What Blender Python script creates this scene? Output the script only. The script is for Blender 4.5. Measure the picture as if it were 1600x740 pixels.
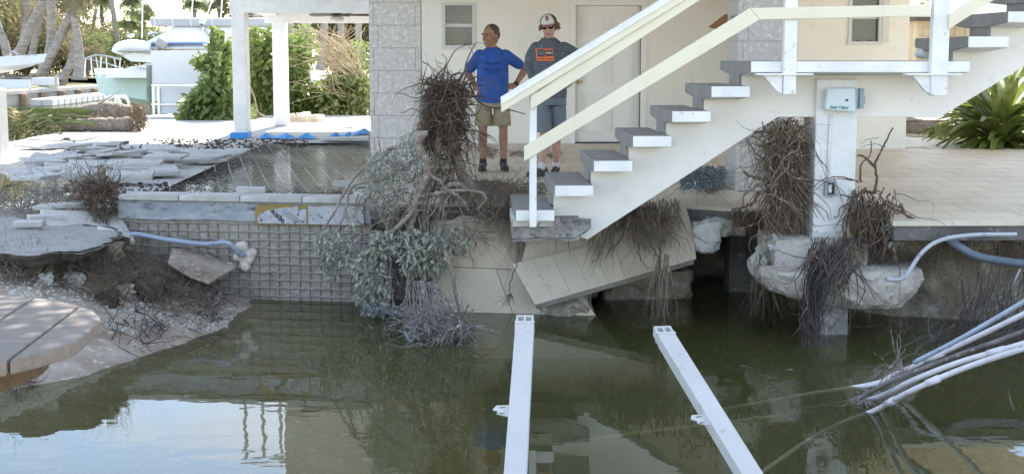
import bpy, bmesh, math, random
from mathutils import Vector, Matrix, noise
R = math.radians
random.seed(7)
sc = bpy.context.scene
col = sc.collection
for o in list(bpy.data.objects): bpy.data.objects.remove(o, do_unlink=True)

# ---------------------------------------------------------------- camera
CAM_H, YAW, PITCH = 2.34, R(2.04), R(7.2)
cd = bpy.data.cameras.new('camera'); cam = bpy.data.objects.new('camera', cd); col.objects.link(cam)
cd.sensor_width = 36; cd.lens = 36 * 2250 / 1600; cd.clip_start = 0.1; cd.clip_end = 3000
cam.location = (0, 0, CAM_H); cam.rotation_euler = (R(90) - PITCH, 0, -YAW)
sc.camera = cam
cd.dof.use_dof = True; cd.dof.focus_distance = 13.0; cd.dof.aperture_fstop = 11.0

# ---------------------------------------------------------------- sky, sun, exposure
SUN_EL, SUN_AZ = R(42), R(5)
w = bpy.data.worlds.new('World'); sc.world = w; w.use_nodes = True
nt = w.node_tree; nt.nodes.clear()
sky = nt.nodes.new('ShaderNodeTexSky'); sky.sky_type = 'NISHITA'; sky.sun_disc = False
sky.sun_elevation = SUN_EL; sky.sun_rotation = SUN_AZ; sky.air_density = 1.0; sky.dust_density = 0.3; sky.ozone_density = 1.0
tc = nt.nodes.new('ShaderNodeTexCoord'); mp = nt.nodes.new('ShaderNodeMapping'); mp.inputs['Scale'].default_value = (1, 1, 2.6)
cn = nt.nodes.new('ShaderNodeTexNoise'); cn.inputs['Scale'].default_value = 4.2; cn.inputs['Detail'].default_value = 9; cn.inputs['Roughness'].default_value = 0.55
cr = nt.nodes.new('ShaderNodeValToRGB'); cr.color_ramp.elements[0].position = 0.47; cr.color_ramp.elements[1].position = 0.66
mx = nt.nodes.new('ShaderNodeMix'); mx.data_type = 'RGBA'; mx.inputs[7].default_value = (6.5, 6.9, 7.4, 1)
bg = nt.nodes.new('ShaderNodeBackground'); bg.inputs['Strength'].default_value = 0.12
wo = nt.nodes.new('ShaderNodeOutputWorld')
L = nt.links.new
L(tc.outputs['Generated'], mp.inputs['Vector']); L(mp.outputs[0], cn.inputs['Vector']); L(cn.outputs['Fac'], cr.inputs[0])
L(cr.outputs[0], mx.inputs[0]); L(sky.outputs[0], mx.inputs[6]); L(mx.outputs[2], bg.inputs[0]); L(bg.outputs[0], wo.inputs[0])
sd = bpy.data.lights.new('sun', 'SUN'); sd.energy = 5.0; sd.angle = R(0.5); sd.color = (1.0, 0.93, 0.82)
sun = bpy.data.objects.new('sun', sd); col.objects.link(sun)
sun_dir = Vector((math.sin(SUN_AZ) * math.cos(SUN_EL), math.cos(SUN_AZ) * math.cos(SUN_EL), math.sin(SUN_EL)))
sun.rotation_euler = sun_dir.to_track_quat('Z', 'Y').to_euler(); sun.location = (0, 40, 40)
vs = sc.view_settings; vs.view_transform = 'Standard'; vs.look = 'None'; vs.gamma = 1; vs.exposure = 1.93
sc.render.engine = 'CYCLES'
sc.cycles.max_bounces = 10; sc.cycles.diffuse_bounces = 6; sc.cycles.glossy_bounces = 4; sc.cycles.transparent_max_bounces = 16
sc.cycles.sample_clamp_indirect = 6
sc.render.resolution_x = 1024; sc.render.resolution_y = 473

# ---------------------------------------------------------------- survey helpers: a sight line meets a level or an upright plane
def ray(px, py):
    x = (px - 800) / 2250; y = -(py - 370) / 2250
    return cam.rotation_euler.to_matrix() @ Vector((x, y, -1))
def aZ(px, py, z):
    v = ray(px, py); return Vector((0, 0, CAM_H)) + v * ((z - CAM_H) / v.z)
def aY(px, py, Y):
    v = ray(px, py); return Vector((0, 0, CAM_H)) + v * (Y / v.y)
FL = 0.96

# ---------------------------------------------------------------- mesh builder
ORG = {}
class MB:
    K = 1.0
    def __init__(s): s.v = []; s.f = []; s.m = []
    def add(s, vs, fs, m=0):
        n = len(s.v); s.v += [tuple(a) for a in vs]; s.f += [tuple(n + i for i in f) for f in fs]; s.m += [m] * len(fs); return s
    def box(s, c, d, rot=None, m=0, bev=0):
        c = Vector(c); h = Vector(d) / 2
        vs = [Vector((x * h.x, y * h.y, z * h.z)) for x in (-1, 1) for y in (-1, 1) for z in (-1, 1)]
        if rot is not None: vs = [rot @ a for a in vs]
        return s.add([a + c for a in vs], [(0, 1, 3, 2), (4, 6, 7, 5), (0, 4, 5, 1), (2, 3, 7, 6), (0, 2, 6, 4), (1, 5, 7, 3)], m)
    def span(s, a, b, m=0):
        a = Vector(a); b = Vector(b); return s.box((a + b) / 2, (abs(b.x - a.x), abs(b.y - a.y), abs(b.z - a.z)), m=m)
    def prism(s, pts, off, m=0):            # polygon pts (3D), pushed by vector off
        n = len(pts); pts = [Vector(p) for p in pts]; off = Vector(off)
        vs = pts + [p + off for p in pts]
        fs = [tuple(range(n)), tuple(range(2 * n - 1, n - 1, -1))] + [(i, i + n, (i + 1) % n + n, (i + 1) % n) for i in range(n)]
        return s.add(vs, fs, m)
    def tube(s, pts, rad, n=6, cap=True, m=0, flat=1.0):
        pts = [Vector(p) for p in pts]; k = len(pts)
        if not isinstance(rad, (list, tuple)): rad = [rad] * k
        if MB.K != 1: rad = [r * MB.K for r in rad]
        vs = []; up = None
        for i, p in enumerate(pts):
            t = (pts[min(i + 1, k - 1)] - pts[max(i - 1, 0)])
            t = t.normalized() if t.length > 1e-9 else Vector((0, 0, 1))
            if up is None: up = t.orthogonal().normalized()
            else:
                up = up - t * up.dot(t); up = up.normalized() if up.length > 1e-6 else t.orthogonal().normalized()
            b = t.cross(up)
            for j in range(n):
                a = 2 * math.pi * j / n
                vs.append(p + (up * math.cos(a) + b * math.sin(a) * flat) * rad[i])
        fs = [(i * n + j, i * n + (j + 1) % n, (i + 1) * n + (j + 1) % n, (i + 1) * n + j) for i in range(k - 1) for j in range(n)]
        if cap: fs += [tuple(range(n - 1, -1, -1)), tuple(range((k - 1) * n, k * n))]
        return s.add(vs, fs, m)
    def ball(s, c, r, nu=12, nv=8, rot=None, m=0):
        c = Vector(c); r = Vector(r) if not isinstance(r, (int, float)) else Vector((r, r, r))
        r = r * MB.K; vs = [Vector((0, 0, r.z))]
        for i in range(1, nv):
            a = math.pi * i / nv
            for j in range(nu):
                b = 2 * math.pi * j / nu
                vs.append(Vector((r.x * math.sin(a) * math.cos(b), r.y * math.sin(a) * math.sin(b), r.z * math.cos(a))))
        vs.append(Vector((0, 0, -r.z)))
        if rot is not None: vs = [rot @ a for a in vs]
        fs = [(0, 1 + j, 1 + (j + 1) % nu) for j in range(nu)]
        for i in range(nv - 2):
            for j in range(nu):
                a = 1 + i * nu; fs.append((a + j, a + nu + j, a + nu + (j + 1) % nu, a + (j + 1) % nu))
        e = len(vs) - 1; a = 1 + (nv - 2) * nu
        fs += [(e, a + (j + 1) % nu, a + j) for j in range(nu)]
        return s.add([x + c for x in vs], fs, m)
    def loft(s, rings, n=16, m=0, yaw=0):   # rings: (x, y, z, rx, ry) horizontal ellipses, closed
        vs = []
        for (x, y, z, rx, ry) in rings:
            for j in range(n):
                a = 2 * math.pi * j / n + yaw; vs.append((x + rx * math.cos(a), y + ry * math.sin(a), z))
        k = len(rings)
        fs = [(i * n + j, i * n + (j + 1) % n, (i + 1) * n + (j + 1) % n, (i + 1) * n + j) for i in range(k - 1) for j in range(n)]
        fs += [tuple(range(n - 1, -1, -1)), tuple(range((k - 1) * n, k * n))]
        return s.add(vs, fs, m)
    def grid(s, fn, nu, nv, m=0):
        vs = [fn(i / nu, j / nv) for i in range(nu + 1) for j in range(nv + 1)]
        return s.add(vs, [(i * (nv + 1) + j, (i + 1) * (nv + 1) + j, (i + 1) * (nv + 1) + j + 1, i * (nv + 1) + j + 1) for i in range(nu) for j in range(nv)], m)
    def build(s, name, mat, parent=None, smooth=False, bevel=0, recalc=True, **tags):
        me = bpy.data.meshes.new(name)
        if parent is not None: org = ORG[parent.name]
        elif s.v:
            xs = [a[0] for a in s.v]; ys = [a[1] for a in s.v]; zs = [a[2] for a in s.v]
            org = Vector(((min(xs) + max(xs)) / 2, (min(ys) + max(ys)) / 2, min(zs)))
        else: org = Vector()
        me.from_pydata([(a[0] - org.x, a[1] - org.y, a[2] - org.z) for a in s.v], [], s.f)
        mats = mat if isinstance(mat, (list, tuple)) else [mat]
        for x in mats: me.materials.append(M[x] if isinstance(x, str) else x)
        if len(mats) > 1: me.polygons.foreach_set('material_index', s.m)
        if recalc and len(s.f) < 60000:
            bm = bmesh.new(); bm.from_mesh(me); bmesh.ops.recalc_face_normals(bm, faces=bm.faces); bm.to_mesh(me); bm.free()
        if smooth: me.polygons.foreach_set('use_smooth', [True] * len(me.polygons))
        me.update()
        o = bpy.data.objects.new(name, me); col.objects.link(o)
        if parent is not None: o.parent = parent
        else: o.location = org
        ORG[o.name] = org
        if bevel:
            b = o.modifiers.new('bevel', 'BEVEL'); b.width = bevel; b.segments = 2; b.limit_method = 'ANGLE'; b.angle_limit = R(40)
        tag(o, **tags)
        return o
def tag(o, label=None, cat=None, group=None, kind=None):
    if label: o['label'] = label
    if cat: o['category'] = cat
    if group: o['group'] = group
    if kind: o['kind'] = kind
    return o
def thing(name, loc, label, cat, group=None):
    e = bpy.data.objects.new(name, None); col.objects.link(e); e.location = loc; e.empty_display_size = 0.1
    ORG[e.name] = Vector(loc); return tag(e, label, cat, group)
def inst(src, parent=None, loc=None, rot=None, scale=None, **tags):
    o = src.copy(); col.objects.link(o)
    if parent is not None: o.parent = parent
    if loc is not None: o.location = loc
    if rot is not None: o.rotation_euler = rot
    if scale is not None: o.scale = scale
    for k in ('label', 'category', 'group', 'kind'):
        pass
    tag(o, **tags); ORG[o.name] = o.location.copy()
    return o
def copy_tree(o, parent=None):
    c = o.copy(); col.objects.link(c); c.parent = parent
    for ch in [x for x in bpy.data.objects if x.parent == o]: copy_tree(ch, c)
    return c
def arc(pts, n=6):                      # Catmull-Rom through points
    P = [Vector(p) for p in pts]; P = [P[0] * 2 - P[1]] + P + [P[-1] * 2 - P[-2]]; out = []
    for i in range(1, len(P) - 2):
        for k in range(n):
            t = k / n; a, b, c, d = P[i - 1], P[i], P[i + 1], P[i + 2]
            out.append(0.5 * ((2 * b) + (c - a) * t + (2 * a - 5 * b + 4 * c - d) * t * t + (3 * b - a - 3 * c + d) * t ** 3))
    out.append(P[-2]); return out
def taper(r0, r1, n): return [r0 + (r1 - r0) * i / (n - 1) for i in range(n)]

# ---------------------------------------------------------------- materials
M = {}
def mat(name, c, rough=0.7, c2=None, scale=6, lo=0.35, hi=0.65, c3=None, scale3=40, lo3=0.55, hi3=0.62, bump=0.0, bscale=60, dist=0.01,
        metal=0.0, spec=0.35, trans=0.0, stretch=None, coord='Object', pits=None, brick=None, translucent=0):
    m = bpy.data.materials.new(name); m.use_nodes = True; t = m.node_tree; b = t.nodes['Principled BSDF']; K = t.links.new
    b.inputs['Roughness'].default_value = rough; b.inputs['Metallic'].default_value = metal; b.inputs['Specular IOR Level'].default_value = spec
    if trans: b.inputs['Transmission Weight'].default_value = trans
    tx = t.nodes.new('ShaderNodeTexCoord'); mp = t.nodes.new('ShaderNodeMapping'); K(tx.outputs[coord], mp.inputs[0])
    if stretch: mp.inputs['Scale'].default_value = stretch
    def noi(sc_, det=6, ro=0.6):
        n = t.nodes.new('ShaderNodeTexNoise'); n.inputs['Scale'].default_value = sc_; n.inputs['Detail'].default_value = det; n.inputs['Roughness'].default_value = ro
        K(mp.outputs[0], n.inputs['Vector']); return n.outputs['Fac']
    def mixc(fac, a, bb):
        x = t.nodes.new('ShaderNodeMix'); x.data_type = 'RGBA'; K(fac, x.inputs[0])
        if isinstance(a, tuple): x.inputs[6].default_value = (*a, 1)
        else: K(a, x.inputs[6])
        if isinstance(bb, tuple): x.inputs[7].default_value = (*bb, 1)
        else: K(bb, x.inputs[7])
        return x.outputs[2]
    def ramp(fac, lo, hi):
        r = t.nodes.new('ShaderNodeMapRange'); K(fac, r.inputs[0]); r.inputs[1].default_value = lo; r.inputs[2].default_value = hi; return r.outputs[0]
    cur = c
    if c2: cur = mixc(ramp(noi(scale), lo, hi), cur, c2)
    if c3: cur = mixc(ramp(noi(scale3, 3), lo3, hi3), cur, c3)
    h = noi(bscale) if bump else None
    if pits:
        v = t.nodes.new('ShaderNodeTexVoronoi'); v.inputs['Scale'].default_value = pits; K(mp.outputs[0], v.inputs['Vector'])
        g = ramp(noi(pits * .35, 4), .42, .62)
        pm = t.nodes.new('ShaderNodeMath'); pm.operation = 'MULTIPLY'; r1 = t.nodes.new('ShaderNodeMapRange'); K(v.outputs['Distance'], r1.inputs[0])
        r1.inputs[1].default_value = 0.33; r1.inputs[2].default_value = 0.12; K(r1.outputs[0], pm.inputs[0]); K(g, pm.inputs[1])
        dk = tuple(x * 0.45 for x in c); cur = mixc(pm.outputs[0], cur, dk)
        if h is not None:
            sb = t.nodes.new('ShaderNodeMath'); sb.operation = 'SUBTRACT'; K(h, sb.inputs[0]); K(pm.outputs[0], sb.inputs[1]); h = sb.outputs[0]
    if isinstance(cur, tuple): b.inputs['Base Color'].default_value = (*cur, 1)
    else: K(cur, b.inputs['Base Color'])
    if h is not None:
        bp = t.nodes.new('ShaderNodeBump'); bp.inputs['Strength'].default_value = bump; bp.inputs['Distance'].default_value = dist; K(h, bp.inputs['Height']); K(bp.outputs[0], b.inputs['Normal'])
    if translucent:
        tr = t.nodes.new('ShaderNodeBsdfTranslucent'); ms = t.nodes.new('ShaderNodeMixShader'); ms.inputs[0].default_value = translucent
        if isinstance(cur, tuple): tr.inputs[0].default_value = (*cur, 1)
        else: K(cur, tr.inputs[0])
        out = t.nodes['Material Output']; K(b.outputs[0], ms.inputs[1]); K(tr.outputs[0], ms.inputs[2]); K(ms.outputs[0], out.inputs[0])
    M[name] = m; return m
mat('white_wall', (.84, .81, .765), .8, (.79, .76, .71), 1.2, c3=(.68, .66, .62), scale3=7, lo3=.62, hi3=.8, bump=.25, bscale=70, dist=.006)
mat('white_ceiling', (.78, .78, .76), .8, (.62, .6, .56), 1.5, bump=.1)
mat('white_paint', (.8, .79, .77), .5, (.68, .69, .7), 4, c3=(.5, .49, .46), scale3=22, lo3=.64, hi3=.72, bump=.15, bscale=50, dist=.003)
mat('dirty_paint', (.7, .7, .7), .6, (.45, .43, .39), 5, c3=(.25, .22, .18), scale3=14, lo3=.6, hi3=.7, bump=.3, bscale=40, dist=.006)
mat('cream_paint', (.74, .7, .56), .5, (.68, .64, .5), 2, c3=(.56, .5, .38), scale3=16, lo3=.66, hi3=.76, bump=.1, bscale=40, dist=.002)
mat('door_paint', (.84, .83, .82), .45, (.8, .79, .77), 2)
mat('grey_paint', (.22, .215, .205), .65, (.28, .27, .26), 5, c3=(.34, .33, .31), scale3=25, lo3=.6, hi3=.72, bump=.25, bscale=90, dist=.003)
mat('coral_stone', (.54, .515, .485), .9, (.52, .495, .46), 5, c3=(.66, .64, .61), scale3=20, lo3=.5, hi3=.65, bump=.6, bscale=60, dist=.008, pits=48)
mat('travertine', (.62, .57, .48), .6, (.5, .44, .35), 1.1, lo=.38, hi=.62, c3=(.44, .39, .31), scale3=12, lo3=.56, hi3=.72, bump=.12, bscale=45, dist=.004)
mat('pale_tile', (.52, .515, .5), .75, (.35, .345, .325), 2.5, c3=(.38, .36, .33), scale3=18, lo3=.58, hi3=.72, bump=.25, bscale=60, dist=.004)
mat('dusty_patio', (.47, .465, .455), .85, (.39, .385, .37), .8, c3=(.34, .31, .27), scale3=9, lo3=.6, hi3=.72, bump=.3, bscale=30, dist=.006)
mat('concrete', (.34, .33, .315), .9, (.22, .21, .2), 6, c3=(.11, .105, .1), scale3=22, lo3=.52, hi3=.7, bump=.6, bscale=35, dist=.015)
mat('pale_concrete', (.5, .48, .45), .9, (.38, .35, .31), 3, c3=(.26, .23, .2), scale3=16, lo3=.55, hi3=.7, bump=.8, bscale=30, dist=.02)
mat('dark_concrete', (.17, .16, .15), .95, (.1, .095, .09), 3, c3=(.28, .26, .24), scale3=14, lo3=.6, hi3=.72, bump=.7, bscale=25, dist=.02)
mat('limestone', (.4, .35, .28), .95, (.27, .22, .17), 1.8, c3=(.5, .46, .4), scale3=9, lo3=.52, hi3=.7, bump=1.0, bscale=16, dist=.05)
mat('gunite', (.36, .335, .29), .9, (.27, .245, .205), 1.6, c3=(.38, .36, .33), scale3=11, lo3=.5, hi3=.7, bump=.9, bscale=28, dist=.02)
mat('blue_render', (.26, .285, .32), .85, (.37, .385, .4), 5, c3=(.12, .12, .12), scale3=6, lo3=.54, hi3=.68, bump=.4, bscale=30, dist=.01, stretch=(1, 1, 2.2))
mat('asphalt', (.38, .37, .36), .95, (.27, .26, .25), 4, c3=(.46, .45, .44), scale3=60, lo3=.5, hi3=.6, bump=.9, bscale=90, dist=.02)
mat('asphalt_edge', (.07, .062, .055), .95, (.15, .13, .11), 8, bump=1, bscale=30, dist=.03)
mat('bank_sand', (.4, .35, .295), .95, (.24, .19, .15), 2.6, c3=(.54, .5, .45), scale3=14, lo3=.57, hi3=.7, bump=1, bscale=22, dist=.03)
mat('sand', (.58, .51, .40), .95, (.47, .40, .30), .6, c3=(.3, .27, .2), scale3=3, lo3=.6, hi3=.7, bump=.4, bscale=15, dist=.03)
mat('lawn', (.2, .19, .08), .95, (.3, .26, .16), .5, c3=(.1, .12, .04), scale3=4, bump=.5, bscale=20, dist=.05)
mat('bed', (.16, .155, .09), .95, (.11, .11, .06), 1, bump=.3)
mat('root', (.13, .094, .07), .9, (.055, .04, .03), 5, c3=(.26, .21, .17), scale3=30, lo3=.55, hi3=.7)
mat('fibre', (.21, .165, .125), .95, (.1, .075, .055), 5, c3=(.3, .25, .2), scale3=22)
mat('dark_root', (.03, .027, .03), .6, (.085, .07, .062), 6)
mat('straw_root', (.2, .145, .095), .9, (.12, .085, .058), 8, c3=(.3, .24, .17), scale3=25)
mat('soil', (.075, .055, .042), 1, (.13, .1, .078), 9, bump=1, bscale=40, dist=.04)
mat('bark', (.27, .225, .185), .9, (.17, .14, .115), 9, c3=(.36, .32, .28), scale3=25, lo3=.52, hi3=.66, bump=.6, bscale=50, dist=.01)
mat('ash_twig', (.22, .19, .17), .9, (.12, .1, .088), 12, c3=(.38, .37, .37), scale3=30)
mat('silver_leaf', (.39, .395, .33), .8, (.22, .235, .185), 7, c3=(.5, .53, .52), scale3=20, lo3=.54, hi3=.66, translucent=.2)
mat('grey_leaf', (.28, .31, .31), .75, (.17, .19, .19), 7, c3=(.5, .54, .6), scale3=18, lo3=.52, hi3=.66, translucent=.15)
mat('blue_leaf', (.17, .21, .23), .6, (.07, .09, .095), 7, c3=(.34, .39, .43), scale3=20, lo3=.56, hi3=.66)
mat('green_leaf', (.19, .25, .075), .45, (.10, .155, .045), .9, c3=(.26, .29, .11), scale3=4, lo3=.5, hi3=.66, translucent=.35)
mat('pale_green_leaf', (.22, .26, .1), .55, (.14, .17, .06), 1.2, c3=(.22, .24, .1), scale3=4, translucent=.35)
mat('olive_leaf', (.24, .22, .11), .7, (.15, .145, .07), .7, c3=(.24, .2, .12), scale3=3, translucent=.3)
mat('dry_leaf', (.34, .29, .19), .8, (.17, .13, .08), 1.5, translucent=.3)
mat('strap_leaf', (.2, .25, .055), .4, (.13, .18, .04), 2, c3=(.26, .27, .1), scale3=5, lo3=.52, hi3=.62, spec=.5, translucent=.3)
mat('palm_trunk', (.4, .36, .34), .9, (.2, .175, .15), 2.5, c3=(.4, .38, .35), scale3=7, bump=.8, bscale=14, dist=.05, stretch=(1, 1, 4))
mat('bare_branch', (.42, .38, .27), .85, (.26, .2, .13), 3)
mat('pipe_blue', (.36, .42, .53), .4, (.28, .33, .42), 6, c3=(.2, .2, .22), scale3=14, lo3=.62, hi3=.7)
mat('pipe_white', (.66, .64, .7), .4, (.54, .52, .57), 4, c3=(.36, .33, .33), scale3=12, lo3=.62, hi3=.72)
mat('pipe_grey', (.42, .45, .5), .4, (.34, .36, .4), 5, c3=(.2, .19, .19), scale3=12, lo3=.6, hi3=.7)
mat('pipe_algae', (.42, .42, .26), .6, (.3, .3, .17), 4)
mat('pipe_dark', (.1, .09, .09), .7, (.2, .18, .18), 9, c3=(.32, .3, .3), scale3=25, lo3=.6, hi3=.66, bump=.7, bscale=40)
mat('slate_cable', (.12, .15, .19), .45, (.09, .11, .14), 6)
mat('aluminium', (.50, .495, .49), .45, (.45, .445, .44), 3, c3=(.33, .31, .27), scale3=13, lo3=.62, hi3=.75, bump=.1, bscale=20, dist=.002)
mat('aluminium_side', (.4, .46, .46), .4, (.5, .58, .6), 3)
mat('galv', (.5, .48, .44), .5, metal=.4, c2=(.34, .3, .26), scale=20)
mat('rust_wire', (.36, .34, .3), .6, (.5, .48, .45), 10)
mat('mortar_wire', (.40, .38, .35), .9, (.24, .21, .18), 12, bump=.5, bscale=60)
mat('dark_slot', (.07, .06, .05), .9, (.2, .18, .15), 14)
mat('mustard', (.34, .22, .07), .8, (.2, .15, .08), 8)
mat('paper', (.45, .46, .5), .8, (.33, .34, .37), 9, c3=(.12, .12, .13), scale3=24, lo3=.57, hi3=.66)
mat('ink', (.03, .03, .035), .8)
mat('foam', (.62, .56, .5), .8, (.5, .44, .38), 9, bump=.6, bscale=30, dist=.02)
mat('black_plastic', (.02, .02, .022), .45)
mat('grey_metal', (.32, .36, .42), .45, (.26, .29, .33), 7)
mat('box_plastic', (.64, .7, .735), .4, (.6, .66, .69), 5)
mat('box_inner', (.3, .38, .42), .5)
mat('teal_ink', (.02, .25, .24), .5)
mat('brass', (.6, .42, .16), .3, metal=.9)
mat('gap', (.06, .055, .05), .9)
mat('wood_bracket', (.26, .11, .045), .6, (.18, .075, .03), 8)
mat('plank_wood', (.21, .18, .155), .8, (.15, .13, .11), 3, c3=(.17, .13, .1), scale3=6, lo3=.58, hi3=.68, bump=.4, bscale=20, dist=.004, stretch=(1, 9, 9))
mat('stained_wood', (.13, .08, .04), .6, (.08, .05, .025), 4, stretch=(1, 9, 9))
mat('blue_tape', (.045, .25, .62), .5, (.06, .32, .7), 6)
mat('hull_white', (.8, .81, .82), .25, (.74, .75, .76), 1)
mat('hull_mint', (.6, .72, .68), .25, (.55, .68, .64), 1)
mat('boat_blue', (.06, .18, .45), .4)
mat('canvas_grey', (.38, .38, .37), .8)
mat('stainless', (.6, .6, .62), .3, metal=.8)
mat('screen_panel', (.7, .72, .76), .5, (.64, .66, .7), 1)
mat('pile_wood', (.25, .3, .25), .9, (.16, .18, .15), 4, bump=.6)
mat('seawall', (.5, .47, .42), .9, (.4, .37, .32), .5, c3=(.28, .24, .2), scale3=2, lo3=.6, hi3=.7)
mat('rust_pile', (.28, .16, .1), .9, (.4, .3, .22), 3)
mat('dock_plastic', (.5, .5, .47), .6)
mat('skin_tan', (.36, .195, .135), .55, (.3, .155, .1), 9, c3=(.4, .23, .165), scale3=20, lo3=.55, hi3=.7)
mat('skin_pale', (.5, .3, .235), .55, (.44, .245, .19), 9, c3=(.54, .34, .27), scale3=20, lo3=.55, hi3=.7)
mat('lip', (.26, .1, .08), .5)
mat('eye', (.05, .035, .03), .2)
mat('teeth', (.6, .56, .5), .4)
mat('hair_dark', (.05, .038, .03), .7, (.12, .1, .085), 40, bump=.6, bscale=150)
mat('hair_brown', (.12, .065, .035), .7, (.2, .12, .07), 40, bump=.6, bscale=150)
mat('shirt_blue', (.035, .105, .38), .9, (.03, .088, .33), 3, c3=(.042, .12, .40), scale3=10, bump=.4, bscale=9, dist=.03)
mat('print_navy', (.024, .07, .25), .9)
mat('shirt_grey', (.115, .13, .15), .95, (.075, .085, .1), 55, lo=.42, hi=.58, c3=(.17, .19, .21), scale3=30, lo3=.55, hi3=.66, bump=.4, bscale=9, dist=.03, stretch=(1, 1, 3))
mat('orange', (.85, .19, .07), .7)
mat('shirt_ink', (.06, .06, .07), .8)
mat('khaki', (.36, .32, .22), .95, (.25, .21, .135), 6, bump=.5, bscale=10, dist=.03)
mat('slate_cloth', (.17, .2, .225), .95, (.13, .155, .175), 6, bump=.5, bscale=10, dist=.03)
mat('shoe_dark', (.035, .033, .032), .7, (.09, .088, .085), 30, lo=.5, hi=.6)
mat('sole', (.06, .058, .055), .8)
mat('sock', (.03, .03, .035), .9)
mat('sock_white', (.6, .58, .6), .9)
mat('cap_cream', (.62, .6, .54), .85)
mat('cap_red', (.24, .03, .05), .8)
mat('cap_brim', (.32, .12, .13), .85)
mat('lens_black', (.012, .012, .014), .12, spec=.6)
mat('glass_dark', (.045, .05, .055), .12, (.07, .075, .08), 3, spec=.6)
mat('sash', (.62, .63, .62), .5)
mat('tan_block', (.42, .35, .24), .9, (.32, .26, .17), 2, bump=.4)
mat('car_navy', (.02, .03, .07), .3)
mat('fan_blade', (.1, .085, .075), .6)
mat('fan_white', (.7, .7, .68), .4)
mat('shingle', (.2, .19, .18), .9)

# ================================================================ SETTING: water, beds, land
def water_mat(name, murk, tint, part, absorb=None, bump=.05, scale=3.0):
    m = bpy.data.materials.new(name); m.use_nodes = True; t = m.node_tree; t.nodes.clear(); K = t.links.new
    out = t.nodes.new('ShaderNodeOutputMaterial')
    di = t.nodes.new('ShaderNodeBsdfDiffuse'); di.inputs[0].default_value = (*murk, 1)
    tr = t.nodes.new('ShaderNodeBsdfTransparent'); tr.inputs[0].default_value = (*tint, 1)
    gl = t.nodes.new('ShaderNodeBsdfGlossy'); gl.inputs['Roughness'].default_value = .015
    fr = t.nodes.new('ShaderNodeFresnel'); fr.inputs['IOR'].default_value = 1.36
    a = t.nodes.new('ShaderNodeMixShader'); a.inputs[0].default_value = part
    b = t.nodes.new('ShaderNodeMixShader')
    tx = t.nodes.new('ShaderNodeTexCoord'); mp = t.nodes.new('ShaderNodeMapping'); mp.inputs['Scale'].default_value = (1, 1.6, 1)
    n1 = t.nodes.new('ShaderNodeTexNoise'); n1.inputs['Scale'].default_value = scale; n1.inputs['Detail'].default_value = 2.5; n1.inputs['Roughness'].default_value = .55
    n2 = t.nodes.new('ShaderNodeTexNoise'); n2.inputs['Scale'].default_value = .35; n2.inputs['Detail'].default_value = 2
    mu = t.nodes.new('ShaderNodeMath'); mu.operation = 'MULTIPLY'
    bp = t.nodes.new('ShaderNodeBump'); bp.inputs['Strength'].default_value = 1; bp.inputs['Distance'].default_value = bump
    K(tx.outputs['Object'], mp.inputs[0]); K(mp.outputs[0], n1.inputs['Vector']); K(tx.outputs['Object'], n2.inputs['Vector'])
    K(n1.outputs['Fac'], mu.inputs[0]); K(n2.outputs['Fac'], mu.inputs[1]); K(mu.outputs[0], bp.inputs['Height'])
    for x in (gl, fr): K(bp.outputs[0], x.inputs['Normal'])
    K(tr.outputs[0], a.inputs[1]); K(di.outputs[0], a.inputs[2]); K(fr.outputs[0], b.inputs[0]); K(a.outputs[0], b.inputs[1]); K(gl.outputs[0], b.inputs[2])
    K(b.outputs[0], out.inputs[0])
    if absorb:
        va = t.nodes.new('ShaderNodeVolumeAbsorption'); va.inputs[0].default_value = (*absorb[0], 1); va.inputs[1].default_value = absorb[1]; K(va.outputs[0], out.inputs[1])
    M[name] = m
water_mat('canal_water', (.15, .155, .058), (.93, .93, .85), .33, ((.62, .61, .40), .5), bump=.003, scale=2.0)
water_mat('basin_water', (.17, .165, .15), (.6, .6, .55), .75, bump=.004, scale=11)
MB().add([(-300, -30, 0), (60, -30, 0), (60, 200, 0), (-300, 200, 0)], [(0, 1, 2, 3)]).build('water', 'canal_water', kind='structure')
MB().add([(-300, -30, -1.5), (60, -30, -1.5), (60, 200, -1.5), (-300, 200, -1.5)], [(0, 1, 2, 3)]).build('canal_bed', 'bed', kind='structure')

g = MB()   # land behind the house and beyond the canal, out to the horizon
def poly(m, pts, z, zb): m.prism([(x, y, z) for x, y in pts], (0, 0, zb - z))
poly(g, [(-7.0, 33.9), (-6.9, 80), (900, 80), (900, 33.9)], .93, -1.45)
poly(g, [(8.95, 12.3), (8.95, 33.9), (900, 33.9), (900, 12.3)], .935, -1.45)
g.build('ground', 'sand', kind='structure')
fb = MB(); fb.prism([(-20.9, 66.2, .66), (-19.6, 84, .66), (-19.4, 84, 1.0), (-27, 84, 1.0), (-60, 84, 1.0), (-60, 66.2, .66)], (0, 0, -2)); 
poly(fb, [(-19.6, 84), (-6.95, 93), (900, 93), (900, 1400), (-900, 1400), (-900, 66.2), (-60, 66.2), (-60, 84)], 1.0, -1.4)
nb_ = MB(); nb_.grid(lambda u, v: (-60 + 120 * u, -60 + 62.5 * v, .35 + .08 * noise.noise(Vector((u * 20, v * 12, 1))) - (1.6 if v == 1 else 0)), 40, 40); nb_.build('near_bounce_bank', 'sand', kind='structure')  # unseen bank behind the camera, added to bounce warm sunlight into the house
fb.build('far_bank', 'lawn', kind='structure')

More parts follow.
